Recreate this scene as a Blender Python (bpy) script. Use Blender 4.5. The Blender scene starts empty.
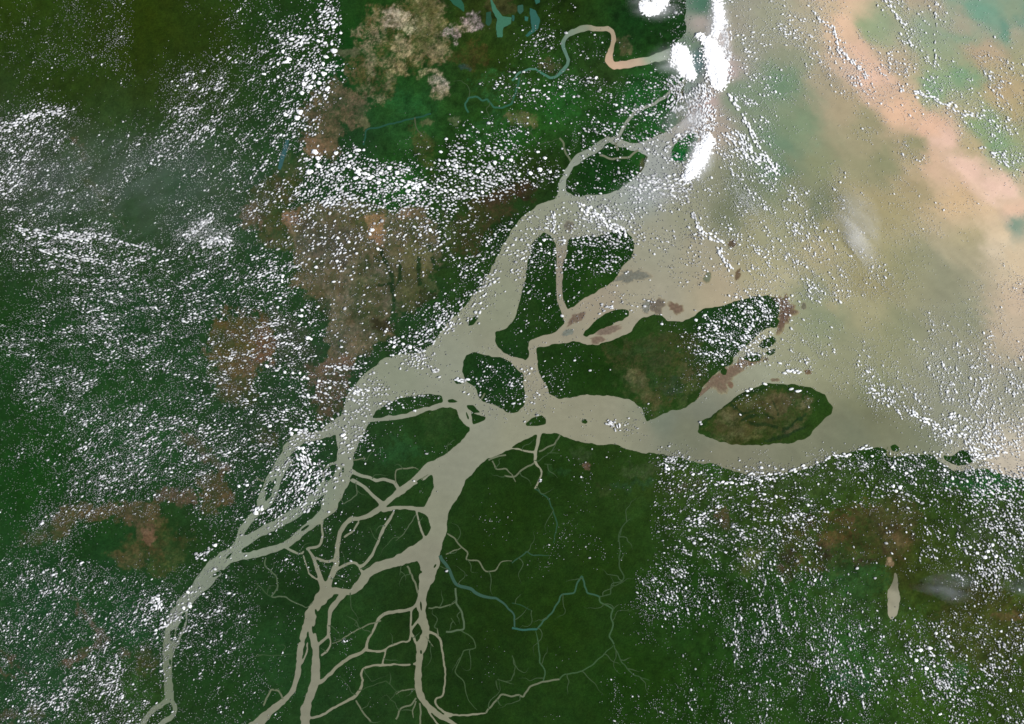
import bpy, math, random
import numpy as np
random.seed(11); rng = np.random.default_rng(11)
C = bpy.context.scene.collection
KM = 0.43                       # kilometres on the ground per picture-width/1024
CX, CY = 512.0, 362.0
def W(x, y): return ((np.asarray(x, float)-CX)*KM, (CY-np.asarray(y, float))*KM)

# ---------------------------------------------------------------- small tools
def lin(c):
    c = np.asarray(c, float)/255.0
    return np.where(c <= .04045, c/12.92, ((c+.055)/1.055)**2.4)
def hash2(ix, iy, seed):
    h = (ix.astype(np.int64)*374761393 + iy.astype(np.int64)*668265263 + seed*1442695041) & 0xffffffff
    h = ((h ^ (h >> 13))*1274126177) & 0xffffffff
    h = h ^ (h >> 16)
    h = (h*2246822519) & 0xffffffff
    return ((h ^ (h >> 15)) & 0xffffff)/float(0xffffff)
def vnoise(x, y, seed=0):
    x0 = np.floor(x); y0 = np.floor(y); fx = x-x0; fy = y-y0
    fx = fx*fx*(3-2*fx); fy = fy*fy*(3-2*fy)
    a = hash2(x0, y0, seed); b = hash2(x0+1, y0, seed); c = hash2(x0, y0+1, seed); d = hash2(x0+1, y0+1, seed)
    return (a*(1-fx)+b*fx)*(1-fy) + (c*(1-fx)+d*fx)*fy
def fbm(x, y, scale, octv=4, seed=0, gain=.55):
    s = 0; a = 1; t = 0
    for k in range(octv):
        s = s + a*vnoise(x/scale+17.3*k, y/scale-9.1*k, seed+k*31); t += a; a *= gain; scale /= 2.03
    return s/t
def T(c, r, pts, n=None):       # points read on a four-times enlargement of tile (c, r)
    out = []
    for p in pts:
        q = (256*c+p[0]/4.0, 181*r+p[1]/4.0)
        if len(p) > 2: q += (p[2]/4.0,)
        out.append(q)
    return out
def ell0(cx, cy, rx, ry, a=0, n=12):
    a = math.radians(a); return [(cx+math.cos(t)*rx*math.cos(a)-math.sin(t)*ry*math.sin(a), cy+math.cos(t)*rx*math.sin(a)+math.sin(t)*ry*math.cos(a)) for t in [i*2*math.pi/n for i in range(n)]]
def rough(poly, amp=.9, step=3.0, seed=1, closed=True):
    r = random.Random(seed); out = []
    n = len(poly); rngi = range(n if closed else n-1)
    for i in rngi:
        a = poly[i]; b = poly[(i+1) % n]
        L = math.hypot(b[0]-a[0], b[1]-a[1]); k = max(1, int(L/step)) if L < 400 else 1
        nx, ny = ((b[1]-a[1])/L, -(b[0]-a[0])/L) if L > 0 else (0, 0)
        out.append(tuple(a))
        for j in range(1, k):
            t = j/k; o = r.uniform(-amp, amp)
            out.append((a[0]+(b[0]-a[0])*t+nx*o, a[1]+(b[1]-a[1])*t+ny*o))
    if not closed: out.append(tuple(poly[-1]))
    return out
def chaikin(poly, closed=True, it=1):
    for _ in range(it):
        n = len(poly); out = []
        if not closed: out.append(poly[0])
        for i in range(n if closed else n-1):
            a = poly[i]; b = poly[(i+1) % n]
            out.append(tuple(u*.75+v*.25 for u, v in zip(a, b))); out.append(tuple(u*.25+v*.75 for u, v in zip(a, b)))
        if not closed: out.append(poly[-1])
        poly = out
    return poly
# raster: SS samples per unit, domain with a margin of MG units around the photographed area
SS = 3; MG = 100; DW, DH = 1024+2*MG, 724+2*MG
def blank(): return np.zeros((DH*SS, DW*SS), bool)
def fill(mask, poly, val=True):
    P = np.array([(p[0]+MG, p[1]+MG) for p in poly])*SS
    H, Wd = mask.shape
    y0 = max(0, int(P[:, 1].min())); y1 = min(H-1, int(P[:, 1].max())+1)
    A = P; B = np.roll(P, -1, 0)
    for y in range(y0, y1+1):
        yc = y+.5
        m = ((A[:, 1] <= yc) & (B[:, 1] > yc)) | ((B[:, 1] <= yc) & (A[:, 1] > yc))
        if not m.any(): continue
        xs = np.sort(A[m, 0]+(yc-A[m, 1])/(B[m, 1]-A[m, 1])*(B[m, 0]-A[m, 0]))
        for i in range(0, len(xs)-1, 2):
            a = int(max(0, round(xs[i]))); b = int(min(Wd, round(xs[i+1])))
            if b > a: mask[y, a:b] = val
def stroke(mask, pts, val=True, minw=2.0):
    H, Wd = mask.shape
    for a, b in zip(pts[:-1], pts[1:]):
        ax, ay = (a[0]+MG)*SS, (a[1]+MG)*SS; bx, by = (b[0]+MG)*SS, (b[1]+MG)*SS
        ra, rb = max(a[2], minw)*SS/2, max(b[2], minw)*SS/2; R = max(ra, rb)+1
        x0, x1 = int(max(0, min(ax, bx)-R)), int(min(Wd, max(ax, bx)+R+1)); y0, y1 = int(max(0, min(ay, by)-R)), int(min(H, max(ay, by)+R+1))
        if x1 <= x0 or y1 <= y0: continue
        X, Y = np.meshgrid(np.arange(x0, x1)+.5, np.arange(y0, y1)+.5)
        L2 = (bx-ax)**2+(by-ay)**2+1e-9
        t = np.clip(((X-ax)*(bx-ax)+(Y-ay)*(by-ay))/L2, 0, 1)
        d = np.hypot(X-ax-t*(bx-ax), Y-ay-t*(by-ay))
        mask[y0:y1, x0:x1][d < ra+(rb-ra)*t] = val

# ---------------------------------------------------------------- coastlines
MAIN = [(348,402),(355,386),(366,373),(376,366),(381,360),(396,355),(413,353),(423,353),(435,340),(448,322),(463,308),(476,293),(487,276),(496,258),(506,241),(512,229),(527,213),(542,203),(557,199),
 (561,187),(562,179),(568,166),(574,157),(594,145),(607,136),(617,137),(624,141),(637,143),(648,140),(660,134),(672,128),(684,120),(688,108),(683,95),(686,82),(672,66),(664,58),(668,49),(675,44),(680,39),(686,32),(685,15),(686,0),(683,-60),(690,-110),
 (1200,-110),(1200,482),(1024,478),(1008,477),(999,473),(988,469),(968,470),(953,471),(943,463),(934,456),(928,454),(913,454),(900,456),(889,455),(885,449),(878,447),(868,449),(850,452),(830,457),(818,463),(805,469),(783,474),(768,476),(759,476),(744,474),(729,469),(712,463),(697,463),(682,458),(662,454),(639,452),(624,448),(612,444),(599,445),(587,443),(574,440),(564,437),(556,433),(544,433),(534,435),(522,441),(512,447),(498,455),(488,458),(481,464),(466,479),(462,489),(453,504),(448,514),(447,529),(442,543),(440,554),(433,566),
 (424,572),(418,562),(414,556),(421,543),(428,534),(431,527),(428,517),(423,512),(426,504),(431,494),(434,487),(433,477),(432,472),(426,474),(353,471),(341,468),(337,455),(338,440),(342,422)]
ISL = {
 'north': [(567,178),(574,166),(594,154),(609,142),(619,147),(637,151),(648,156),(641,172),(631,181),(619,190),(599,195),(574,196),(566,191),(566,183)],
 'green_spit': [(672,148),(680,138),(692,131),(699,136),(694,148),(688,160),(678,163),(671,158)],
 'long': [(537,238),(544,232),(552,237),(556,246),(557,263),(556,281),(557,298),(562,313),(566,322),(557,331),(547,336),(534,341),(528,347),(529,356),(526,361),(512,357),(502,351),(495,341),(495,332),(507,328),(513,321),(519,303),(524,286),(527,263),(532,243)],
 'east_of_long': [(568,240),(582,236),(597,237),(612,232),(624,230),(632,237),(634,246),(631,258),(622,267),(614,281),(602,288),(589,296),(574,307),(567,310),(563,303),(562,281),(563,263),(567,251)],
 'crescent': [(582,335),(589,328),(602,316),(612,311),(622,309),(629,311),(629,316),(622,321),(607,327),(597,332),(587,337)],
 'great': [(537,346),(549,346),(562,343),(574,341),(587,345),(599,345),(617,338),(632,331),(638,321),(644,317),(652,315),(662,315),(667,321),(682,322),(692,317),(707,308),(722,306),(737,301),(752,296),(768,295),(775,297),(785,298),(793,311),(788,321),(778,327),(768,328),(762,331),(752,341),(737,353),(727,366),(712,377),(702,389),(698,398),(687,407),(667,413),(654,419),(647,422),(644,416),(641,407),(629,399),(617,397),(602,396),(587,394),(574,397),(559,399),(549,394),(547,387),(542,379),(538,369),(537,358)],
 'oval': [(697,432),(699,424),(712,416),(727,404),(742,393),(757,387),(768,383),(780,384),(793,384),(810,387),(825,394),(828,401),(833,407),(832,413),(825,418),(817,427),(810,436),(793,443),(780,443),(768,445),(747,445),(732,445),(719,442),(707,437)],
 'round': [(463,362),(462,372),(467,382),(476,389),(482,401),(493,404),(506,412),(512,413),(519,411),(524,406),(525,394),(523,382),(523,373),(512,363),(505,359),(495,357),(485,355),(475,352),(466,355)],
 'triangle': [(525,424),(532,418),(542,415),(546,419),(546,424),(537,426),(527,426)],
 'dot_pair': [(581,421),(583,419),(586,419),(588,422),(586,424),(582,423)],
 'sliver_mid': [(468,326),(469,320),(475,316),(479,318),(473,325)],
 'north_sliver': [(372,418),(375,412),(388,403),(406,397),(426,394),(442,396),(443,402),(431,406),(418,409),(406,414),(393,416),(378,418)],
 'mite1': [(447,400),(453,399),(459,402),(449,403.5)],
 'mite2': [(466,405),(473,405),(481,413),(473,412.5),(468,409)],
 'mite3': [(471,413),(486,417),(485,420),(473,425)],
 'mite4': [(463,410),(467,412),(470,421),(466,418)],
 'gurupa': [(370,421),(381,420),(400,419),(410,417),(430,410),(450,407),(456,409),(459,418),(464,424),(470,427),(470,431),(463,439),(453,448),(438,458),(426,464),(416,474),(400,484),(394,480),(383,477),(375,478),(368,474),(360,470),(352,469),(353,457),(358,444),(365,432)],
 'west1': [(325,443),(331,439),(335,440),(335,446),(328,446)],
 'west2': [(325,476),(328,468),(335,466),(337,469),(333,477),(326,483)],
 'west3': [(301,519),(310,507),(321,501),(321,509),(312,519),(302,522)],
 'west4': [(317,428),(323,425),(325,427),(321,431)],
 'west5': [(292,525),(297,519),(299,524)],
 'chip': [(453,379),(460,377),(462,384),(456,384)],
 'coast_round': [(890,446),(895,444),(900,448),(898,452),(892,451)],
 'coast_isle': [(952,456),(960,450),(968,451),(973,457),(972,462),(958,466),(952,464),(944,459),(943,455)],
 'braid1': T(0,3,[(722,287),(740,278),(744,310),(728,335)]),
 'braid2': T(0,3,[(680,352),(700,342),(697,385),(683,398)]),
 'braid3': T(0,3,[(845,140),(862,118),(890,105),(892,115),(868,132)]),
 'se_green': [(758,346),(764,339),(773,336),(777,340),(772,346),(763,349)],
 'se_brown': [(764,353),(770,350),(776,348),(775,353),(770,356)],
 'se_low': [(742,358),(748,354),(757,352),(763,355),(760,361),(750,363),(744,361)],
 'bank_green': [(725,364),(730,359),(734,360),(731,365),(726,367)],
 'bank_green2': [(720,372),(724,367),(728,370),(727,376),(722,376)],
}
SHOAL = [ # (cx, cy, rx, ry, angle, colour, label)
 (577,318,7.5,4,-38,(112,92,78),'brown oval mudflat at the inner end of the channel south of the twin forest islands'),
 (567,333,5,3,-20,(120,128,118),'small grey mudflat just below the brown oval one by the channel mouth'),
 (609,330,10,3.4,-14,(124,106,92),'long brown mudflat hugging the underside of the crescent shaped forest island'),
 (597,340,7,3,-5,(120,100,84),'low reddish mudflat between the crescent island and the great island'),
 (657,306,7,6,30,(108,98,86),'dark grey brown mudflat against the northern shore of the great island'),
 (676,308,6,5.4,0,(116,92,76),'round reddish brown mudflat offshore of the great island'),
 (646,306,4.5,6,20,(130,132,120),'pale grey mudflat beside the dark one off the great island'),
 (631,276,13,5,-12,(118,120,110),'long blue grey mudflat in open water east of the twin forest islands'),
 (732,244,4.2,3.6,0,(88,74,58),'small dark brown shoal at the end of the cloud line in the bay'),
 (738,274,2.6,5,10,(108,88,66),'narrow brown shoal standing upright in the bay above the great island'),
 (707,277,2.6,5,15,(112,120,96),'faint greenish shoal in the open bay above the great island'),
 (569,225,3.6,4,0,(112,108,96),'small grey shoal off the head of the narrow channel between twin islands'),
 (804,306,2.2,3,0,(110,108,90),'tiny grey shoal just off the brown eastern tip of the great island'),
 (807,372,3,2,0,(105,80,60),'small brown shoal under a cloud streak above the oval island'),
 (775,380,4,1.6,0,(120,105,85),'thin brown shoal touching the top shore of the oval island'),
 (731,385,2.6,3.4,-20,(120,92,72),'small red brown shoal between the great island and the oval island'),
 (747,361,10,4.2,-12,(118,98,78),'brown mud rim around the dark islet between great island and oval island'),
 (766,359,1.6,1.6,0,(80,72,52),'tiny dark shoal dot between the dark islet and the oval island'),
]
REDFLAT = [(701,391),(709,379),(719,373),(729,367),(737,366),(739,373),(730,378),(724,389),(717,388),(709,388),(703,394)]
S = []  # channels: (name, points with widths, colour or None)
def ch(pts, col=None, name='river'): S.append((name, pts, col))
def w(pts, wd): return [(p[0], p[1], p[2] if len(p) > 2 else wd) for p in pts]
# far west river, bottom fork upwards
ch([(138,735,6),(142,724,6),(152,710,5.5),(165,702,6),(170,697,8)])
ch([(150,735,6),(162,722,6),(172,718,5),(176,708,5),(171,699,5)])
ch([(170,698,8),(167,673,9.5),(168,650,11),(171,630,13),(175,615,15),(189,598,14),(204,580,16),(221,561,16),(237,549,13)])
ch([(186,606,3),(187,622,2.5),(181,635,3),(175,648,3)])
ch([(236,549,9),(240,537,8),(243,528,7),(254,515,8),(260,509,9),(263,492,7),(271,476,8),(284,457,11),(293,443,13),(302,437,12),(318,436,9),(336,427,13),(346,420,14)])
ch([(262,508,6),(271,502,6),(277,486,6),(281,474,7),(288,462,9)])
ch([(238,548,10),(256,534,9),(278,524,9.5),(298,512,9),(313,499,10),(326,487,13),(336,478,14)])
ch([(228,560,9),(240,557,8),(256,554,8),(271,550,7),(288,544,7),(300,534,9),(312,524,11),(322,514,13),(331,502,16),(341,482,17),(346,462,17),(347,442,22),(354,422,27),(362,400,30)])
ch([(323,484,3),(324,470,3),(330,464,3),(336,463,3)])
# delta strokes, read on enlarged tiles
ch(T(1,3,w([(700,20,96),(692,100,74),(680,150,52),(665,200,40),(662,260,38),(668,320,36),(682,360,32),(665,400,42),(655,450,30),(650,500,30),(645,560,30),(655,610,32),(685,650,24),(730,690,22),(780,715,18),(830,750,16)],0)))
ch(T(1,3,[(690,10,80),(620,50,58),(560,75,42),(500,90,36),(450,115,42),(420,160,42),(385,200,30),(350,195,26),(310,190,34),(280,200,56)]))
ch(T(1,3,[(280,200,56),(255,230,52),(225,270,42),(203,330,34),(180,400,28),(172,470,24),(165,530,22),(150,590,22),(110,630,26),(60,670,34),(20,710,44),(-20,750,44)]))
ch(T(1,3,[(242,255,34),(218,320,26),(225,370,30),(240,420,34),(240,480,34),(240,540,38),(220,600,36),(200,650,36),(195,760,38)]))
ch(T(1,3,[(240,415,14),(270,390,12),(292,370,12)])); ch(T(1,3,[(292,372,9),(300,400,9),(290,430,9),(262,450,10)]))
ch(T(1,3,[(205,400,8),(205,430,8),(185,480,8)]))
ch(T(1,3,[(350,205,26),(320,240,28),(295,270,18),(290,320,15),(290,372,14)]))
ch(T(1,3,[(280,190,40),(300,140,26),(320,90,22),(325,40,20),(328,-14,22),(340,-54,20),(370,-94,20),(420,-99,20),(470,-119,22),(510,-149,24),(490,-169,18),(455,-204,14),(420,-234,16),(386,-252,18)]))
ch(T(1,2,[(510,575,22),(540,545,26),(600,500,30),(660,455,38),(715,420,50)]))
ch(T(1,2,[(510,592,20),(580,580,14),(640,587,20),(690,600,34)])); ch(T(1,2,[(352,700,9),(390,675,9),(412,640,9)]))
ch(T(1,2,[(552,600,10),(520,650,14),(500,690,14),(485,724,12),(465,774,12),(430,814,14),(415,819,12),(395,799,10),(360,809,12),(325,829,12)]))
ch(T(1,2,[(640,600,9),(655,650,9),(672,700,10)])); ch(T(1,2,[(386,440,14),(420,455,13),(455,462,12),(480,475,12),(510,468,12),(555,482,14),(565,500,14)]))
ch(T(1,2,[(412,815,10),(418,830,12),(430,845,14)]))
ch(T(1,3,[(272,175,34),(255,130,20),(240,80,18),(215,35,10),(200,20,8),(180,50,9),(130,25,12),(100,5,10)]))
ch(T(1,3,[(240,60,10),(270,75,14),(310,70,12),(325,60,12)])); ch(T(1,3,[(205,22,10),(235,18,14),(260,8,10),(268,-34,10),(262,-84,10),(275,-124,12)]))
ch(T(1,3,[(190,50,8),(205,100,8),(215,130,8),(252,148,8)]))
ch(T(1,3,[(655,215,16),(640,250,14),(620,265,16),(560,275,16),(520,280,14),(490,300,14),(470,350,12),(445,390,12),(440,430,14),(380,455,14),(330,490,14),(290,530,16),(250,562,18)]))
ch(T(1,3,[(440,430,12),(500,435,9),(540,410,9),(580,395,9),(612,395,9),(620,370,10),(618,320,9),(622,268,9)])); ch(T(1,3,[(520,430,8),(505,485,8)]))
ch(T(1,3,[(622,360,9),(640,400,12)])); ch(T(1,3,[(622,345,9),(655,300,10)]))
ch(T(1,3,[(645,480,14),(610,488,10),(580,487,9),(510,487,11),(450,492,9),(418,510,10),(430,560,10),(410,600,14),(380,625,14),(310,660,12),(270,690,10),(215,700,12)]))
ch(T(1,3,[(690,355,12),(730,370,12),(745,420,11),(750,480,10),(760,530,9),(750,600,8),(745,616,8),(715,620,8),(720,650,8),(760,685,11),(830,690,10),(920,680,8)]))
ch(T(1,3,[(675,640,8),(700,690,9),(740,740,9)])); ch(T(1,3,[(720,690,9),(780,692,10)]))
ch(T(2,2,[(112,280,18),(95,360,14),(90,400,12),(120,430,9),(115,460,8),(92,508,8)]))
ch(T(2,2,[(-20,352,8),(0,345,8),(50,355,8),(90,362,9)]))
# northern rivers
ch(T(2,0,[(95,275,9),(130,300,10),(160,315,13),(200,290,14),(228,250,14),(215,210,14),(200,180,16),(215,145,20),(250,125,24),(300,110,28),(350,118,20),(395,115,24),(408,150,24),(400,190,24),(385,235,32),(400,262,34),(440,262,34),(490,250,32),(540,245,30),(600,225,40),(660,205,56)]))
ch(T(2,0,[(210,740,24),(215,700,22),(235,660,22),(300,615,24),(350,575,22),(390,557,22),(430,577,24),(500,590,22),(560,585,34)]))
ch([(560,205,9),(561,190,7),(564,180,7)])
# thin streams: ribbons on the land
G = (125,128,104); TE = (48,96,82); DG = (62,84,50)
R = []
def rb(pts, wd, col): R.append((w(pts, wd), tuple(a*.82+b*.18 for a, b in zip(col, (28,55,20)))) if wd < 1.9 else (w(pts, wd), col))
rb(T(2,0,[(0,322),(30,290),(70,275),(98,276)]),2.0,(80,125,105)); rb(T(2,0,[(700,320),(650,350),(610,390),(560,420),(500,440),(465,480),(440,520),(415,560)]),3.0,(150,155,140))
rb(T(2,0,[(415,565),(425,602)]),2.2,G); rb(T(2,0,[(350,620),(400,637),(470,630),(505,600)]),2.0,G)
rb(T(2,0,[(190,552),(207,570),(210,600),(235,645)]),1.8,G); rb(T(2,0,[(50,500),(80,540),(110,580),(190,555)]),1.0,DG)
rb(T(1,0,[(850,450),(835,415),(850,390),(880,385),(905,405),(925,395),(950,430),(985,432),(1024,415),(1040,370),(1054,310)]),1.8,(52,105,85))
rb(T(1,0,[(700,455),(640,470),(520,500),(440,520),(430,580)]),1.6,(35,85,70)); rb(T(1,0,[(635,470),(640,510),(670,550)]),1.2,(90,95,70))
rb(T(1,3,[(500,310),(440,330),(380,360),(340,390),(306,402)]),1.3,G); rb(T(1,3,[(400,630),(430,680),(460,716)]),1.5,G)
rb(T(1,3,[(640,620),(620,650),(580,660),(560,705)]),1.6,G); rb(T(1,3,[(655,640),(660,680),(655,735)]),1.6,G); rb(T(1,3,[(640,632),(625,670),(630,700)]),1.2,G)
rb(T(1,3,[(920,680),(950,640),(980,605),(1024,615),(1049,605),(1069,618),(1094,575),(1144,555),(1214,545)]),1.7,G)
rb(T(2,3,[(190,545),(210,525),(270,515),(320,490),(350,460),(405,410)]),1.3,(66,96,60)); rb(T(2,3,[(125,552),(132,510),(110,480),(105,400),(95,352)]),1.3,(66,98,66))
rb(T(2,3,[(408,405),(388,375),(405,320),(395,300),(405,265),(350,235),(350,215)]),1.5,(70,100,66)); rb(T(2,3,[(350,215),(300,200),(280,130),(260,160),(250,200),(200,205),(160,280),(125,310),(100,345)]),1.6,(58,98,78))
rb(T(2,3,[(100,345),(50,348),(0,340)]),2.0,TE); rb(T(2,3,[(350,215),(395,205),(400,160),(440,155),(450,135),(430,100),(430,0),(425,-24),(440,-64),(470,-94)]),1.2,(62,86,54))
rb(T(2,3,[(408,408),(440,480),(490,530),(550,550)]),1.1,(62,88,56)); rb(T(2,3,[(405,265),(430,245)]),1.0,DG)
rb(T(1,3,[(736,50,13),(750,75,13),(775,110,12),(800,165,12),(850,180,13),(900,210,12),(960,220,9),(1000,250,7),(1034,290,6),(1034,335,6)]),3.0,(54,88,72))
rb(T(1,3,[(798,180),(800,240),(825,280),(832,345),(760,355)]),1.8,(95,112,86)); rb(T(1,3,[(690,260),(750,255),(800,235)]),1.4,(105,116,88))
rb(T(1,3,[(765,-38),(795,-20),(822,16),(850,40),(838,65),(890,70),(920,115),(960,110),(980,75),(1024,72)]),1.4,G); rb(T(1,3,[(760,45),(822,18)]),1.1,G)
rb(T(2,3,[(0,80),(60,32),(85,50),(150,50)]),1.2,(50,86,66)); rb(T(2,3,[(0,240),(50,255),(80,270)]),.9,(40,76,52))
rb(T(1,3,[(40,60),(35,90),(80,130),(88,175),(60,215),(120,215),(160,240),(200,260),(228,238)]),1.3,(98,112,86)); rb(T(1,3,[(0,445),(70,450),(150,445)]),.9,(60,84,52))
rb(T(1,3,[(0,160),(30,190),(60,215)]),1.0,(70,90,60))
rb(T(1,3,[(30,650),(60,585),(90,590),(108,625)]),1.7,G); rb(T(1,3,[(820,350),(870,385),(880,420),(830,430),(815,470),(795,515),(830,550),(850,630),(885,668)]),1.1,(70,92,58))
rb(T(1,3,[(640,585),(580,590),(560,605)]),1.2,G); rb(T(1,3,[(605,92),(625,130),(648,200)]),1.7,G); rb(T(1,3,[(680,375),(710,415)]),1.0,G)
rb(T(1,3,[(580,90),(575,130)]),1.0,DG); rb(T(1,3,[(410,590),(470,570),(520,550),(560,590),(575,620)]),.8,DG)
rb(T(1,3,[(730,372),(725,340)]),1.2,G); rb(T(1,3,[(780,300),(800,330)]),.8,DG); rb(T(1,3,[(960,550),(970,590)]),1.0,DG); rb(T(1,3,[(965,545),(1000,555),(1024,548)]),1.0,DG)
rb(T(2,2,[(92,508),(140,540),(165,590),(182,650),(165,724)]),1.3,(44,84,60)); rb(T(2,2,[(192,293),(170,330),(108,358)]),1.5,G); rb(T(2,2,[(90,402),(50,425),(10,460),(-30,455)]),1.6,G)
rb(T(2,2,[(140,365),(190,365)]),.9,DG); rb(T(2,2,[(130,408),(160,410)]),.8,DG); rb(T(1,2,[(930,392),(975,375),(1000,372)]),1.6,G); rb(T(1,2,[(945,395),(960,430),(1000,425),(1024,450)]),1.4,G)
rb(T(1,2,[(388,392),(440,385)]),1.4,G); rb(T(1,2,[(560,485),(560,432),(630,420),(650,430)]),1.2,G); rb(T(1,2,[(560,432),(600,428),(640,422)]),.8,G)
rb(T(1,2,[(765,365),(770,320)]),1.0,DG); rb(T(1,2,[(400,480),(405,530),(350,570),(335,545)]),1.0,(98,110,86)); rb(T(1,2,[(640,610),(590,690),(560,715)]),1.0,(90,104,78))
rb(T(1,2,[(0,465),(40,478)]),1.4,G); rb(T(1,2,[(915,125),(900,150)]),1.6,G); rb(T(1,2,[(660,470),(690,450)]),1.0,G)
rb(T(2,3,[(0,450),(12,480),(10,530)]),1.0,DG); rb(T(2,2,[(0,450),(15,480)]),1.2,G)
rb(T(2,2,[(425,720),(440,660),(475,625)]),1.0,(60,84,52))
rb(T(3,2,[(480,340),(478,375),(520,378)]),1.2,(130,130,95)); rb(T(2,0,[(650,350),(610,330)]),1.5,(140,140,120))

wat = blank()
fill(wat, rough(rough(MAIN, 1.1, 5, 5), .55, 1.7, 6))
for k, (nm, pts, col) in enumerate(S):
    p = chaikin(pts, closed=False, it=1)
    r_ = random.Random(k)
    wf = lambda v: v*(.80 if v < 3.4 else .88 if v < 7 else .95)
    p = [(q[0]+r_.uniform(-.35, .35), q[1]+r_.uniform(-.35, .35), wf(q[2])*r_.uniform(.86, 1.12)) for q in p]
    q = [p[0]]
    for a, b in zip(p[:-1], p[1:]):
        l = math.hypot(b[0]-a[0], b[1]-a[1]); m_ = max(1, int(l/2.6)); nx, ny = -(b[1]-a[1])/(l+1e-6), (b[0]-a[0])/(l+1e-6)
        for j in range(1, m_+1):
            t = j/m_; o = r_.uniform(-.5, .5) if j < m_ else 0; q.append((a[0]+(b[0]-a[0])*t+nx*o, a[1]+(b[1]-a[1])*t+ny*o, (a[2]+(b[2]-a[2])*t)*r_.uniform(.82, 1.14)))
    stroke(wat, q, minw=1.5)
for k, (nm, poly) in enumerate(ISL.items()):
    fill(wat, rough(rough(rough(poly, 1.2, 6, k+50), .9, 3.2, k+49), .5, 1.6, k+51) if len(poly) > 8 else rough(poly, .25, 2.2, k+50), False)
for p in ([(344,404,3),(346,410,3)],): pass
# re-cut channels that must stay open beside traced islands
stroke(wat, T(1,2,[(455,234,12),(500,230,12),(560,225,12),(610,215,12),(680,190,12),(760,168,12),(800,170,14),(830,200,14),(843,240,12),(866,258,14)]))
stroke(wat, T(1,2,[(386,440,14),(420,455,13),(455,462,12),(480,475,12),(510,468,12),(555,482,14),(565,500,14)]), minw=2.6)
stroke(wat, [(558.5,236,6),(559.5,262,5.5),(559,285,5.5),(560,300,6),(565,312,7),(568,322,7)])
stroke(wat, [(533,344,9),(545,340,10),(560,338,10)])
for k, (x, y, a, l, h) in enumerate([(244,549,-40,4,1),(229,556,-45,5,1.2),(305,528,-35,6,1.3),(322,497,-45,4,1),(343,470,90,4,1),(268,486,-60,7,1.4),(276,470,-58,3,1),(421,572,90,1.5,1.5),(421,606,85,6,1),(420,628,80,3,1),(421,652,85,3,1),(316,612,80,4,1.2),(331,599,-30,5,1.2),(313,630,80,5,1.1),(435,566,-60,3,1),(420,480,-30,5,1),(352,398,0,2,1),(389,386,0,1.3,.9),(299,452,-50,3,1),(412,664,85,3,.9),(170,662,85,4,1),(305,550,20,3,.9),(300,641,75,2,.8),(385,704,0,1,1)]):
    fill(wat, rough(ell0(x, y, l, h, a), .2, 1.5, k+300), False)
LAKE = T(3,3,[(508,113),(517,130),(520,150),(522,190),(530,215),(525,250),(515,290),(492,312),(481,290),(478,240),(478,190),(494,165),(504,135)])
fill(wat, rough(LAKE, .6, 2, 9))
# coverage on unit grid vertices
land = ~wat
cov = land.reshape(DH, SS, DW, SS).mean((1, 3))
cov = np.pad(cov, 1, mode='edge')
k1 = np.array([.22, .56, .22])
cov = cov[:, :-2]*k1[0]+cov[:, 1:-1]*k1[1]+cov[:, 2:]*k1[2]
cov = cov[:-2]*k1[0]+cov[1:-1]*k1[1]+cov[2:]*k1[2]
xs = np.arange(DW)-MG+.5; ys = np.arange(DH)-MG+.5
xs = xs.copy(); ys = ys.copy()
xs[0] = -3500; xs[1] = -1500; xs[2] = -600; xs[3] = -250; xs[-1] = 4500; xs[-2] = 2500; xs[-3] = 1600; xs[-4] = 1270   # the sheet runs on far past the frame
ys[0] = -3500; ys[1] = -1500; ys[2] = -600; ys[3] = -250; ys[-1] = 4200; ys[-2] = 2200; ys[-3] = 1300; ys[-4] = 970
GX, GY = np.meshgrid(xs, ys)
# connected pieces of land
lab = np.zeros(cov.shape, np.int32); solid = cov > .5
flat = solid.ravel().tolist(); lb = [0]*len(flat); nlab = 0; size = {}
for s0 in np.flatnonzero(solid.ravel()).tolist():
    if lb[s0]: continue
    nlab += 1; lb[s0] = nlab; st = [s0]; n = 0
    while st:
        q = st.pop(); n += 1
        c = q % DW
        if c > 0 and flat[q-1] and not lb[q-1]: lb[q-1] = nlab; st.append(q-1)
        if c < DW-1 and flat[q+1] and not lb[q+1]: lb[q+1] = nlab; st.append(q+1)
        if q >= DW and flat[q-DW] and not lb[q-DW]: lb[q-DW] = nlab; st.append(q-DW)
        if q+DW < len(flat) and flat[q+DW] and not lb[q+DW]: lb[q+DW] = nlab; st.append(q+DW)
    size[nlab] = n
lab = np.array(lb, np.int32).reshape(cov.shape)
for l, n in size.items():
    if n < 5: m = lab == l; cov[m] = .3; lab[m] = 0
size = {l: n for l, n in size.items() if n >= 5}

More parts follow.
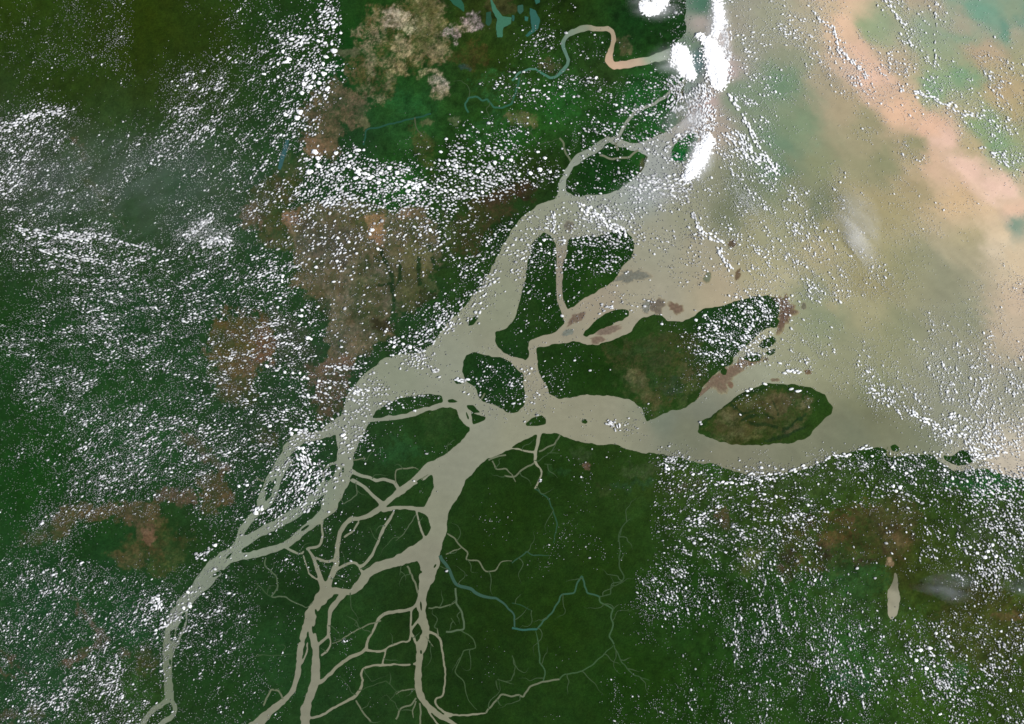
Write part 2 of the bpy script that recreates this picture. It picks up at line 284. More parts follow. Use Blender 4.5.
# ---------------------------------------------------------------- colours of the land
def polymask(poly, blur):
    P = np.array(poly); x0, x1 = P[:, 0].min()-blur*3, P[:, 0].max()+blur*3; y0, y1 = P[:, 1].min()-blur*3, P[:, 1].max()+blur*3
    c0, c1 = int(max(0, x0+MG)), int(min(DW, x1+MG+1)); r0, r1 = int(max(0, y0+MG)), int(min(DH, y1+MG+1))
    sx, sy = GX[r0:r1, c0:c1], GY[r0:r1, c0:c1]
    ins = np.zeros(sx.shape, bool); d = np.full(sx.shape, 1e9)
    wx = sx+(fbm(sx, sy, 16, 5, 3, .7)-.5)*blur*4.2; wy = sy+(fbm(sx, sy, 16, 5, 77, .7)-.5)*blur*4.2
    for i in range(len(P)):
        a = P[i]; b = P[(i+1) % len(P)]
        cnd = (a[1] > wy) != (b[1] > wy)
        with np.errstate(divide='ignore', invalid='ignore'):
            xi = (b[0]-a[0])*(wy-a[1])/(b[1]-a[1]+1e-12)+a[0]
        ins ^= cnd & (wx < xi)
        L2 = ((b-a)**2).sum()+1e-9; t = np.clip(((wx-a[0])*(b[0]-a[0])+(wy-a[1])*(b[1]-a[1]))/L2, 0, 1)
        d = np.minimum(d, np.hypot(wx-a[0]-t*(b[0]-a[0]), wy-a[1]-t*(b[1]-a[1])))
    sd = np.where(ins, d, -d)
    return (slice(r0, r1), slice(c0, c1)), np.clip(.5+(sd+(fbm(sx, sy, 5, 4, 91, .7)-.5)*blur*2.6)/(blur*.55), 0, 1)
LC = np.zeros(cov.shape+(3,))
# forest control points (x, y, colour), smoothly interpolated; north-western ones have blue-grey haze painted in
FP = [(0,0,(34,62,16)),(150,20,(36,60,12)),(60,90,(32,60,18)),(130,60,(34,58,14)),(200,40,(34,60,18)),(300,40,(28,60,26)),(100,160,(40,72,38)),(180,190,(38,76,48)),(20,170,(44,70,48)),(60,250,(30,64,34)),(150,210,(36,70,38)),(230,200,(42,72,46)),
 (10,330,(22,60,22)),(120,300,(28,66,34)),(200,290,(28,64,34)),(30,420,(24,64,24)),(110,380,(28,68,30)),(150,440,(30,72,36)),(30,480,(22,66,20)),(90,530,(24,62,24)),(180,540,(30,62,26)),(60,600,(26,66,34)),(120,620,(28,68,36)),(40,690,(32,70,40)),(130,700,(36,66,28)),(230,600,(24,56,26)),(240,680,(26,60,24)),
 (290,590,(22,52,20)),(270,660,(28,66,30)),(350,640,(28,62,24)),(420,620,(24,50,16)),(500,620,(26,54,16)),(560,620,(27,55,14)),(600,560,(28,56,16)),(520,500,(26,54,14)),(480,560,(25,52,14)),(640,690,(24,56,14)),(470,690,(24,52,18)),(560,480,(28,58,18)),(600,470,(34,62,24)),
 (420,440,(30,64,26)),(400,520,(26,56,22)),(340,540,(26,54,24)),(300,470,(28,62,36)),(270,420,(34,62,36)),(340,350,(34,66,38)),(480,20,(40,60,26)),(360,60,(14,66,24)),(420,110,(32,78,40)),(500,70,(34,58,22)),(460,160,(26,62,22)),(560,100,(34,84,42)),(520,130,(32,80,34)),(600,80,(36,62,32)),(560,20,(30,56,20)),(640,20,(18,54,26)),
 (640,100,(32,88,48)),(600,170,(18,58,24)),(540,170,(34,56,26)),(360,150,(26,60,30)),(400,190,(28,80,30)),(480,200,(40,62,28)),(440,250,(36,62,26)),(500,230,(24,50,24)),(540,290,(22,54,18)),(600,270,(22,58,18)),(720,330,(24,60,28)),(600,370,(26,58,18)),(680,350,(38,66,30)),(490,380,(22,56,26)),
 (680,150,(34,104,52)),(740,430,(44,60,24)),(680,480,(44,70,28)),(720,520,(36,66,30)),(780,500,(46,72,32)),(850,480,(46,74,30)),(950,500,(42,70,30)),(1010,520,(48,74,40)),(700,600,(26,64,22)),(760,640,(26,66,26)),(800,600,(36,76,34)),(850,590,(44,78,40)),(850,650,(36,84,34)),(920,620,(48,72,26)),(960,580,(52,74,34)),(1000,620,(56,78,30)),(950,690,(44,82,30)),(1010,690,(42,68,28)),(700,700,(24,60,18)),(830,700,(30,66,26)),(900,560,(52,66,30)),(960,455,(26,64,22)),(990,472,(34,90,40)),(880,450,(26,62,20)),(700,460,(40,80,36))]
def interp(pts, X, Y, pw=2.6, soft=9):
    num = np.zeros(X.shape+(3,)); den = np.zeros(X.shape)
    for x, y, c in pts:
        wt = 1/(((X-x)**2+(Y-y)**2+soft*soft)**(pw/2)); num += wt[..., None]*lin(c); den += wt
    return num/den[..., None]
cg = (slice(None, None, 4), slice(None, None, 4))
def up4(A):      # coarse field to the full grid
    yy = np.arange(DH)/4.0; xx = np.arange(DW)/4.0
    y0 = np.minimum(yy.astype(int), A.shape[0]-2); x0 = np.minimum(xx.astype(int), A.shape[1]-2)
    fy = np.clip(yy-y0, 0, 1)[:, None, None]; fx = np.clip(xx-x0, 0, 1)[None, :, None]
    return (A[y0][:, x0]*(1-fx)+A[y0][:, x0+1]*fx)*(1-fy)+(A[y0+1][:, x0]*(1-fx)+A[y0+1][:, x0+1]*fx)*fy
Xc = np.clip(GX, -60, 1084); Yc = np.clip(GY, -60, 784)
wxx = Xc+(fbm(Xc, Yc, 40, 4, 5)-.5)*40; wyy = Yc+(fbm(Xc, Yc, 40, 4, 6)-.5)*40
LC = up4(interp(FP, wxx[cg], wyy[cg]))
olv = np.clip(np.maximum((Xc-400)/80, (110-Yc)/60), 0, 1)[..., None]
LC = LC*(np.array([1.25,1.0,1.0])*(1-olv)+np.array([1.12,.95,.72])*olv)
def patch(poly, col, blur=5, strength=1, holes=0, hs=9, seed=0, sub=None):
    sl, m = polymask(poly, blur)
    x, y = GX[sl], GY[sl]
    m = m*strength
    if holes:
        m = m*np.clip(.62+(fbm(x, y, 2.0, 2, seed+70, .8)-.5)*2.6*holes+.1, 0, 1)
        n = 1-abs(fbm(x, y, hs, 4, seed+9, .62)-.5)*13          # ridged dendrites of gallery forest
        n2 = 1-abs(fbm(x, y, hs*.36, 3, seed+19, .7)-.5)*11
        m = m*(1-np.clip(n, 0, 1)**1.5*min(1, holes*1.15))*(1-np.clip(n2, 0, 1)**1.5*holes*.75)
        m = m*np.clip(-.1+2.1*fbm(x, y, hs*2.2, 4, seed+40, .6), 0, 1)
    c = lin(col)[None, None]*(0.50+1.2*fbm(x, y, 2.4, 3, seed+4, .8)[..., None])*np.array([.86,.98,1.08])*1.02
    if sub is not None:
        n = np.clip((fbm(x, y, 10, 4, seed+60)-.5)*5+.5, 0, 1)[..., None]; c = c*(1-n)+lin(sub)*n
    LC[sl] = LC[sl]*(1-m[..., None])+c*m[..., None]
def ell(cx, cy, rx, ry, a=0, n=16):
    a = math.radians(a); return [(cx+math.cos(t)*rx*math.cos(a)-math.sin(t)*ry*math.sin(a), cy+math.cos(t)*rx*math.sin(a)+math.sin(t)*ry*math.cos(a)) for t in [i*2*math.pi/n for i in range(n)]]
# northern savanna
patch(T(1,0,[(430,60),(560,20),(640,-60),(740,-60),(770,60),(760,120),(740,240),(660,250),(600,290),(560,350),(500,400),(440,420),(380,330),(360,290),(400,230),(410,130)]),(142,124,96),7,1,.85,8,1,sub=(96,88,56))
patch(T(1,0,[(620,-100),(740,-100),(760,90),(700,240),(640,150)]),(100,92,58),7,.7,.7,7,2)
patch(T(1,0,[(300,190),(400,180),(420,220),(300,230)]),(92,90,62),3,.7)
for (cx, cy, rx, ry, cc) in ((570,75,44,38,(186,160,140)),(610,105,30,16,(200,178,150)),(590,190,38,30,(176,150,122)),(580,270,24,28,(165,142,110)),(740,335,26,24,(196,172,160)),(700,290,40,16,(176,156,130)),(720,200,36,30,(150,128,100)),(735,370,20,22,(160,140,115)),(785,135,26,16,(206,172,180)),(870,90,34,26,(200,170,176)),(820,105,30,18,(170,145,130)),(560,60,30,14,(190,168,150))):
    patch([(256+p[0]/4, p[1]/4) for p in ell(cx, cy, rx*1.25, ry*1.25)], cc, 5, .95, .75, 5, int(cx))
patch([(256+p[0]/4, p[1]/4) for p in ell(850,215,80,50)],(74,58,32),8,.8,.4,8,5)
patch([(256+p[0]/4, p[1]/4) for p in ell(980,20,70,26)],(66,60,34),5,.7); patch([(256+p[0]/4, p[1]/4) for p in ell(835,268,24,10)],(44,66,66),3,.6)
patch([(256+p[0]/4, p[1]/4) for p in ell(615,410,110,60)],(36,78,42),6,.7,.6,9,6,sub=(38,88,48)); patch([(256+p[0]/4, p[1]/4) for p in ell(960,350,120,60)],(42,84,42),6,.7,.6,9,7)
patch([(256+p[0]/4, p[1]/4) for p in ell(970,520,120,70)],(46,90,50),6,.6,.6,9,8); patch([(256+p[0]/4, p[1]/4) for p in ell(800,480,30,22)],(90,98,66),4,.7)
patch([(256+p[0]/4, p[1]/4) for p in ell(685,490,22,14)],(96,94,66),3,.7); patch([(256+p[0]/4, p[1]/4) for p in ell(430,485,16,26)],(104,96,66),3,.7)
patch(T(1,0,[(240,330),(390,350),(440,430),(400,480),(340,500),(330,600),(220,630),(170,560),(200,430)]),(120,98,72),7,1,.5,10,11,sub=(88,80,60))
patch(T(1,0,[(190,540),(330,560),(300,640),(200,630)]),(140,104,74),5,.8,.4,8,12)
patch(T(1,0,[(100,640),(220,600),(200,724),(120,724),(60,700)]),(92,90,60),6,.8,.5,8,13); patch(T(1,0,[(620,500),(700,560),(700,690),(640,600)]),(84,74,44),6,.6,.5,8,14)
patch(T(1,0,[(1010,450),(1120,470),(1110,510),(1000,490)]),(124,104,78),4,.7,.4,6,3)
# middle savanna
patch(T(1,1,[(0,0),(150,-20),(170,60),(130,110),(150,200),(120,300),(40,260),(0,230),(-40,120)]),(94,78,50),7,.9,.4,9,15,sub=(70,72,36))
patch(T(1,1,[(130,110),(260,90),(420,80),(520,130),(560,110),(690,110),(720,260),(720,430),(640,500),(570,540),(540,600),(440,680),(350,760),(270,760),(300,560),(200,440),(140,400),(150,250)]),(122,104,80),7,1,.34,11,16,sub=(104,92,68))
patch(T(1,1,[(540,280),(620,260),(700,280),(715,420),(640,480),(590,530),(560,450)]),(98,92,56),5,.9,.3,9,17)
patch(T(1,1,[(440,140),(515,130),(525,200),(510,260),(455,240)]),(164,122,86),3,.9,.3,5,18); patch(T(1,1,[(570,100),(640,100),(660,150),(570,140)]),(150,112,84),4,.7,.4,5,19)
patch(T(1,1,[(110,120),(180,110),(180,180),(110,180)]),(158,112,86),4,.7,.3,5,20)
patch(T(1,1,[(180,150),(440,200),(430,260),(330,350),(160,290)]),(64,62,52),7,.75,.4,9,21)
patch(T(1,1,[(210,480),(300,470),(300,560),(210,560)]),(34,52,28),5,.6)
for pl in ([(500,260),(520,320),(545,380),(550,450),(555,560)],[(545,400),(480,420)],[(690,250),(705,310),(720,350),(780,340)],[(655,300),(652,420)],[(575,330),(580,390),(550,440)],[(510,330),(480,300)]):
    q = T(1,1,pl); q = [(a, b, 3.6) for a, b in q]
    patch([(a-1.9, b) for a, b, _ in q]+[(a+1.9, b+.8) for a, b, _ in reversed(q)],(34,52,24),2.0,.95)
patch(T(1,1,[(640,430),(700,430),(720,470),(640,500)]),(62,42,28),4,.8); patch(T(1,1,[(450,560),(560,540),(540,600),(470,590)]),(48,44,26),4,.8)
patch(T(1,1,[(540,500),(600,490),(640,440),(700,340),(760,380),(800,450),(700,540),(600,600),(560,620)]),(34,62,26),6,.5)
patch(T(1,1,[(850,60),(1020,40),(1060,60),(1010,140),(920,220),(850,290),(770,300),(760,200)]),(68,54,32),8,.85,.5,9,22)
patch(T(1,1,[(760,130),(800,200),(770,290),(740,180)]),(80,86,50),4,.4)
patch(ell(505,196,26,7,-20),(62,48,30),5,.8); patch(ell(525,190,14,9),(60,44,30),5,.6)
patch(ell(240,343,33,33),(110,84,58),7,1,.25,9,23,sub=(96,80,46)); patch(ell(232,378,22,16),(96,74,46),6,.6,.4,9,24)
patch(T(1,1,[(0,500),(60,520),(50,620),(60,724),(0,724)]),(110,72,50),5,.7,.3,8,25)
patch(T(1,1,[(60,520),(160,540),(260,640),(260,740),(60,740)]),(72,66,52),7,.6,.4,9,26)
patch(T(1,2,[(210,0),(380,-40),(380,80),(370,130),(350,190),(310,240),(250,200),(220,130)]),(104,78,62),6,.85,.5,8,27); patch(T(1,2,[(0,260),(90,290),(80,360),(0,340)]),(90,74,44),6,.6,.5,7,28)
patch(T(1,2,[(30,60),(200,60),(220,180),(60,220)]),(38,62,32),6,.5)
# western brown arcs
patch(T(0,2,[(205,640),(225,590),(340,560),(500,548),(640,560),(640,650),(600,700),(560,700),(530,640),(400,610),(300,680),(240,730),(190,700)]),(98,78,52),6,.95,.3,9,29)
patch(T(0,2,[(640,510),(760,500),(790,560),(740,580),(640,550)]),(108,80,62),5,.8,.4,7,30); patch(T(0,2,[(790,460),(900,450),(930,560),(880,600),(820,620),(800,540)]),(104,78,50),6,.85,.4,8,31)
patch(T(0,2,[(700,270),(790,290),(870,380),(940,420),(900,460),(830,400),(730,330)]),(110,84,66),6,.8,.4,8,32); patch(T(0,2,[(860,140),(960,180),(1010,170),(1010,100),(870,90)]),(96,76,46),6,.6,.5,8,33)
patch(T(0,2,[(90,690),(220,640),(240,724),(100,740)]),(88,78,52),6,.6,.4,8,34)
patch(T(0,2,[(480,712),(640,650),(760,690),(740,760),(700,860),(580,830),(540,770),(430,780)]),(74,80,40),8,.8,.6,8,35,sub=(84,72,42))
patch(T(0,2,[(570,700),(600,640),(620,700),(600,730)]),(108,82,58),4,.9)
patch(T(0,3,[(440,40),(560,0),(560,60),(520,100),(430,60)]),(96,82,50),5,.7,.5,6,36)
for pl in ([(300,230),(350,290),(395,340),(390,400),(310,440),(250,500)],[(0,420),(60,480),(120,535)],[(0,520),(60,540)],[(560,470),(600,500)],[(480,430),(500,470)]):
    q = T(0,3,pl); patch([(a-4, b-2) for a, b in q]+[(a+4, b+2) for a, b in reversed(q)],(112,82,68),5,.85,.35,6,37)
patch([(p[0]/4, 543+p[1]/4) for p in ell(575,480,50,60)],(84,70,40),7,.6,.4,8,38); patch([(p[0]/4, 543+p[1]/4) for p in ell(30,700,60,30)],(104,82,64),6,.6,.4,8,39); patch([(p[0]/4, 543+p[1]/4) for p in ell(150,690,40,30)],(104,86,60),6,.5,.4,8,40)
patch([(p[0]/4, 543+p[1]/4) for p in ell(560,600,80,90)],(44,74,30),12,.6)
q = T(0,1,[(365,0),(400,60),(440,110),(500,180)]); patch([(a-3, b) for a, b in q]+[(a+3, b) for a, b in reversed(q)],(78,82,50),6,.7,.4,7,41)
q = T(0,0,[(300,550),(320,590),(330,640)]); patch([(a-2, b) for a, b in q]+[(a+2, b) for a, b in reversed(q)],(96,80,58),4,.8,.3,6,42)
patch(ell(75,155,14,7),(58,78,48),6,.6,.4,7,42)
patch(T(0,1,[(940,110),(1030,70),(1060,200),(980,180)]),(118,92,74),5,.7,.4,7,43)
# delta forest tints, far south-east
patch(ell(400,450,22,10),(40,76,36),8,.5); patch(ell(440,420,18,12,-40),(56,72,34),8,.5,.4,7,44)
patch([(512+p[0]/4, 362+p[1]/4) for p in ell(520,430,90,34)],(72,80,48),7,.7,.5,8,45); patch([(512+p[0]/4, 362+p[1]/4) for p in ell(275,360,34,24)],(62,74,42),6,.7,.4,7,46)
patch([(512+p[0]/4, 362+p[1]/4) for p in ell(303,413,16,12)],(110,82,64),3,.8); patch([(512+p[0]/4, 362+p[1]/4) for p in ell(480,560,70,60)],(48,72,28),8,.6,.5,8,47)
patch([(512+p[0]/4, 362+p[1]/4) for p in ell(370,520,24,18)],(52,64,28),5,.6); patch([(512+p[0]/4, 362+p[1]/4) for p in ell(200,440,40,30)],(40,68,30),7,.6)
patch([(512+p[0]/4, 362+p[1]/4) for p in ell(480,490,90,14)],(42,66,34),5,.7)
patch([(512+p[0]/4, 362+p[1]/4) for p in ell(720,490,100,22,-8)],(72,54,40),7,.7,.5,7,48); patch([(512+p[0]/4, 362+p[1]/4) for p in ell(845,620,34,40)],(104,66,58),4,.45,.6,5,49)
patch([(790,515),(850,506),(910,505),(918,530),(900,562),(860,560),(840,575),(785,575),(780,552)],(66,66,34),9,.75,.6,10,50,sub=(74,62,36))
for (cx, cy, rx, ry, a, cc) in ((836,536,16,9,-15,(92,72,40)),(826,545,9,4,-10,(98,80,52)),(892,530,12,12,0,(88,72,48)),(900,538,9,6,0,(104,84,54)),(846,520,10,6,0,(84,66,40)),(862,562,14,5,0,(70,54,42)),(825,555,8,7,0,(54,42,32)),(792,558,7,9,0,(52,42,34)),(883,548,3,6,0,(60,44,34)),(870,512,22,6,0,(78,72,40)),(786,570,6,5,0,(84,64,54))):
    patch(ell(cx, cy, rx, ry, a), cc, 4, .85, .55, 5, int(cx+cy), sub=tuple(int(v*.85) for v in cc))
patch([(870,500),(905,495),(920,520),(900,560),(885,560)],(80,74,44),7,.6,.6,8,53); patch(ell(889,563,4,5),(150,122,90),2.5,.9)
patch(ell(960,592,50,10,8),(58,54,24),7,.8,.3,9,54); patch(ell(1010,617,20,5),(118,84,58),4,.7,.4,6,55); patch(ell(985,635,60,40),(66,64,30),12,.7,.5,10,56)
patch(ell(750,562,12,16,20),(84,92,46),6,.8,.4,7,57); patch(ell(855,582,40,16),(38,78,36),6,.6,.5,9,58); patch(ell(848,680,22,12),(50,104,74),6,.4,.7,6,59)
patch(ell(955,676,18,9,-40),(50,108,72),5,.4,.7,6,60); patch(ell(980,482,40,8),(40,104,60),6,.5,.4,6,61); patch(ell(930,475,60,12),(56,76,40),8,.5,.4,7,62)
patch(ell(880,640,60,40),(52,86,40),14,.5,.5,9,63); patch(ell(800,480,60,20),(60,78,44),10,.5,.5,8,64); patch(ell(700,490,40,16,10),(54,74,36),9,.6,.5,8,65)
patch(ell(1000,540,40,30),(72,84,56),10,.5,.5,8,66); patch(ell(680,158,9,6),(24,92,46),4,.8)
# islands: open interiors
patch([(602,352),(640,336),(700,336),(712,352),(706,376),(690,396),(660,414),(648,416),(630,398),(612,372)],(56,70,34),6,.8,.7,7,167,sub=(72,72,42))
patch([(626,378),(636,366),(646,372),(650,390),(660,402),(652,412),(642,402),(632,394)],(104,96,62),4,.95,.4,5,67,sub=(86,82,50)); patch(ell(683,374,10,8,-10),(112,96,74),3.5,.95,.4,5,69,sub=(90,86,58)); patch(ell(690,388,9,7,-30),(80,86,46),4,.8,.5,6,68)
patch(ell(669,386,9,14,10),(52,66,54),5,.6,.3,7,72); patch(ell(655,340,34,4,-6),(60,62,34),3,.8,.5,6,70); patch(ell(640,350,30,3,-8),(58,74,38),3,.6,.5,6,170); patch(ell(684,402,5,8,40),(80,86,46),3,.6,.4,5,171)
patch(ell(662,360,12,6,-10),(66,68,40),4,.6,.5,6,172); patch([(772,298),(785,297),(794,311),(788,322),(776,328),(779,316),(781,306)],(104,80,66),2.5,.95,.15,6,71)
patch([(702,431),(712,420),(722,412),(738,401),(752,394),(770,390),(790,394),(806,400),(814,408),(808,418),(800,430),(784,436),(762,434),(740,444),(722,440)],(88,84,50),4,.95,.6,6,73,sub=(76,74,42))
for (cx, cy, rx, ry, a, cc) in ((778,404,14,10,-20,(96,82,54)),(806,404,8,5,-50,(112,100,66)),(774,412,5,9,0,(90,84,52)),(728,417,8,3,40,(112,100,66)),(733,412,6,2,50,(104,94,60)),(762,404,10,3,-5,(98,90,56)),(756,426,16,2,-4,(104,96,60)),(742,432,13,5,0,(104,100,60)),(754,436,9,4,0,(98,94,56)),(792,428,7,4,-30,(86,72,48)),(795,396,8,4,10,(84,78,52)),(770,420,9,3,-10,(88,82,50)),(720,424,7,3,30,(96,90,56)),(748,404,5,3,20,(92,88,56))):
    patch(ell(cx, cy, rx, ry, a), cc, 2.4, .9, .35, 4, int(cx+cy*3), sub=tuple(int(v*.82) for v in cc))
for pl in ([(700,427),(720,409),(742,395),(768,386)],[(741,421),(752,416),(764,414),(776,420)],[(774,404),(778,412),(776,422)],[(782,432),(792,424),(802,418)],[(786,430),(796,421),(806,414)],[(764,440),(790,434),(806,426)],[(730,404),(742,414),(756,410)],[(750,423),(764,424),(778,428)]):
    patch([(a, b-1.3) for a, b in pl]+[(a, b+1.6) for a, b in reversed(pl)],(32,50,22),1.6,.85)
patch(ell(552,190,1,1),(40,60,30),1,.1)
patch(ell(596,280,12,20,30),(46,72,24),6,.5,.3,7,76); patch(ell(530,315,10,14),(44,66,24),6,.5,.3,7,77)
# muddy shore of the north-east coast
patch([(680,84),(700,80),(700,120),(676,130),(672,120)],(140,118,102),5,.7,.4,6,78); patch(T(2,0,[(430,150),(470,150),(500,200),(440,220)]),(112,92,74),4,.6,.4,6,79); patch(T(2,0,[(120,240),(180,225),(200,260),(140,290)]),(96,80,60),5,.7,.4,6,80)
patch(T(2,0,[(180,330),(260,330),(260,480),(140,500),(120,400)]),(34,84,36),6,.5,.5,8,81)
patch(T(2,0,[(550,560),(620,520),(560,640),(500,724),(480,724)]),(84,74,58),4,.7)
mott = .58+.84*fbm(GX, GY, 8, 5, 200, .75); fine = .80+.40*vnoise(GX*.9, GY*.9, 300); big = .86+.28*fbm(GX, GY, 60, 3, 210)
rgn = np.clip((GX-640)/60, 0, 1)*np.clip((GY-440)/40, 0, 1)
rgn2 = np.clip((GX-350)/40, 0, 1)*np.clip((690-GX)/20, 0, 1)*np.clip((200-GY)/30, 0, 1)
mott = np.clip(1+(mott-1)*(1.0+.9*rgn+1.0*rgn2), .3, 1.9)
LC *= (mott*fine*big)[..., None]
LC[..., 0] *= 1+.08*rgn+.18*np.clip((256-GX)/60, 0, 1)*np.clip((330-GY)/60, 0, 1)
LC[..., 0] *= .85+.30*fbm(GX, GY, 10, 5, 303, .75); LC[..., 2] *= (1-.18*rgn2)*(.8+.4*fbm(GX, GY, 26, 4, 304, .7))

# ---------------------------------------------------------------- colours of the water
OP = [(700,20,(182,164,148)),(720,70,(195,170,156)),(705,105,(190,165,150)),(740,45,(152,150,122)),(770,20,(158,154,122)),(805,20,(176,164,130)),(830,8,(200,175,135)),(845,22,(226,186,146)),(850,-20,(226,186,146)),(858,50,(226,184,148)),(880,28,(152,162,116)),(905,10,(165,165,118)),(930,35,(150,165,116)),(915,5,(185,160,115)),
 (980,12,(112,164,122)),(960,-10,(120,165,120)),(955,35,(140,165,118)),(1008,8,(145,160,112)),(1013,30,(178,162,118)),(1000,28,(98,156,118)),(1022,12,(92,150,114)),(1020,50,(165,158,112)),(990,52,(185,158,116)),(978,50,(188,158,116)),(955,27,(178,158,116)),(965,75,(132,158,114)),(1002,95,(184,160,116)),(1010,115,(178,158,112)),(935,88,(138,160,114)),(900,60,(186,164,126)),(912,40,(160,164,118)),
 (868,75,(228,186,152)),(850,70,(206,176,144)),(880,90,(212,176,140)),(905,108,(226,182,142)),(930,128,(230,184,146)),(945,140,(232,190,158)),(935,165,(215,178,140)),(970,172,(236,194,162)),(995,188,(238,196,164)),(975,150,(186,165,120)),(1010,165,(150,160,112)),(985,128,(140,158,108)),(1000,145,(135,158,110)),(1016,130,(160,158,112)),
 (775,85,(118,138,102)),(790,60,(148,148,115)),(800,125,(130,142,104)),(825,90,(166,152,118)),(845,105,(172,154,116)),(865,125,(158,148,108)),(775,140,(116,134,100)),(815,165,(140,140,100)),(880,160,(144,140,100)),(920,150,(150,144,102)),(915,190,(168,150,108)),(890,210,(164,148,104)),(955,200,(206,172,126)),(985,215,(216,182,138)),(1000,236,(222,186,138)),(1016,214,(240,190,152)),
 (1018,260,(216,178,126)),(1020,300,(206,168,124)),(1015,335,(196,164,122)),(965,245,(178,156,106)),(940,280,(148,138,96)),(910,265,(152,142,98)),(860,240,(162,148,106)),(830,225,(158,146,104)),(815,205,(120,122,90)),(800,215,(150,144,106)),(745,190,(122,126,94)),(725,215,(122,124,92)),(760,150,(128,136,104)),(735,95,(130,142,110)),(715,130,(172,156,134)),(710,180,(140,138,108)),(690,215,(152,148,118)),(660,240,(160,154,128)),
 (700,250,(164,154,124)),(760,235,(156,148,110)),(760,265,(166,154,114)),(820,255,(168,152,112)),(870,290,(154,140,98)),(720,290,(174,158,124)),(770,285,(172,158,120)),(815,300,(142,140,104)),(835,298,(164,150,110)),(865,312,(160,148,108)),(825,320,(138,138,102)),(900,330,(144,138,98)),(960,315,(150,142,100)),(850,360,(146,140,104)),(950,380,(150,143,106)),(1010,390,(156,146,112)),(880,400,(138,136,98)),(920,440,(136,134,96)),(950,420,(148,142,106)),
 (975,466,(160,148,112)),(1000,466,(200,174,138)),(1030,470,(205,178,142)),(850,435,(138,138,104)),(800,455,(144,142,108)),(730,455,(146,142,110)),(690,430,(138,138,108)),(660,420,(132,136,112)),(700,410,(138,138,112)),(740,380,(150,146,116)),(640,432,(148,144,118)),(600,420,(154,148,124)),(560,415,(154,148,124)),(520,430,(154,150,126)),(480,420,(150,148,128)),(450,460,(146,144,124)),(430,520,(144,142,120)),(430,560,(142,138,118)),(400,370,(146,148,126)),
 (440,370,(150,150,130)),(500,300,(148,148,124)),(520,240,(150,150,126)),(560,210,(152,152,130)),(600,205,(158,160,146)),(640,190,(158,162,150)),(650,160,(160,160,148)),(600,300,(166,152,130)),(640,300,(166,156,130)),(640,330,(160,150,126)),(560,335,(160,150,128)),(560,270,(150,138,120)),(540,375,(158,150,128)),(350,420,(144,146,128)),(300,500,(134,142,122)),(240,545,(138,144,124)),(190,600,(134,140,122)),(170,680,(116,124,100)),(145,724,(128,132,112)),(300,680,(140,136,116)),(310,600,(142,138,116)),(340,540,(140,138,116)),(360,680,(140,136,112)),(420,660,(140,136,112)),
 (650,55,(150,165,135)),(620,64,(206,170,142)),(610,66,(208,172,142)),(612,40,(176,154,126)),(600,28,(170,156,130)),(580,30,(140,146,122)),(566,50,(96,128,112)),(560,75,(82,124,106)),(540,74,(66,118,98)),(572,30,(128,142,122)),(590,150,(142,146,130)),(566,178,(150,154,138)),(635,62,(196,168,140)),(700,10,(70,112,84)),(702,5,(74,116,88)),(688,45,(110,128,100)),(702,58,(76,104,96)),(695,62,(76,104,98)),(690,90,(130,140,124)),(1018,221,(96,140,112)),(893,595,(168,158,124)),(893,610,(170,160,126)),(893,578,(128,122,92)),(730,20,(158,150,124)),(722,40,(190,166,146)),(750,100,(126,138,104)),(770,170,(112,130,96)),(790,185,(136,136,100))]
wx = [-3500,-1500,-500,-200]+list(np.arange(-96, 1124, 2.0))+[1300,1700,2600,4500]; wy = [-3500,-1500,-500,-200]+list(np.arange(-96, 824, 2.0))+[950,1500,2500,4200]
WX, WY = np.meshgrid(np.array(wx, float), np.array(wy, float))
Xq = np.clip(WX, -40, 1064); Yq = np.clip(WY, -40, 764)
amp = np.clip((Xq-690)/80, 0, 1)
ang = math.radians(42); U = Xq*math.cos(ang)+Yq*math.sin(ang); V = -Xq*math.sin(ang)+Yq*math.cos(ang)
dU = (fbm(U*.55, V*1.4, 30, 6, 401, .72)-.5)*44*amp; dV = (fbm(U*.55, V*1.4, 30, 6, 402, .72)-.5)*34*amp
WC = interp(OP, Xq+dU, Yq+dV, 3.5, 7)
sat = np.maximum(np.clip((Xq-880)/60, 0, 1)*np.clip((Yq-210)/40, 0, 1)*.28, np.clip((Xq-860)/60, 0, 1)*np.clip((70-Yq)/40, 0, 1)*.35)[..., None]; WC = WC*(1-sat)+sat*(WC.mean(-1, keepdims=True)*np.array([1.03, 1.02, .86])); est = np.clip((Xq-620)/60, 0, 1)*np.clip((Yq-375)/40, 0, 1)*np.clip((960-Xq)/90, 0, 1); WC = WC*(1-.27*est)[..., None]*(1-.05*np.clip((640-Xq)/40, 0, 1))[..., None]; WC = np.clip(WC+(WC-lin((160,152,116)))*(.07*np.clip((Xq-690)/60, 0, 1))[..., None], .01, 1)*(1-np.array([.05,-.01,.0])*(1-np.clip((Xq-600)/120, 0, 1))[..., None])
WC = WC*(1+np.array([.01,.06,.17])*np.clip((Xq-600)/80, 0, 1)[..., None])
ix_ = np.clip((WX+MG).astype(int), 4, DW-5); iy_ = np.clip((WY+MG).astype(int), 4, DH-5)
near = sum(cov[iy_+a, ix_+b] for a in (-4, 0, 4) for b in (-4, 0, 4))/9
WC = WC*(1+(.02+.16*np.clip(near*3, 0, 1)*(fbm(Xq, Yq, 6, 3, 440)-.35)))[..., None]
WC = WC*(1+.14*(fbm(Xq*.6+Yq*.35, Yq-Xq*.6, 7, 4, 441, .7)-.5)*(Xq < 720))[..., None]
streak = fbm(U*.3, V*1.4, 8, 6, 410, .75)-.5
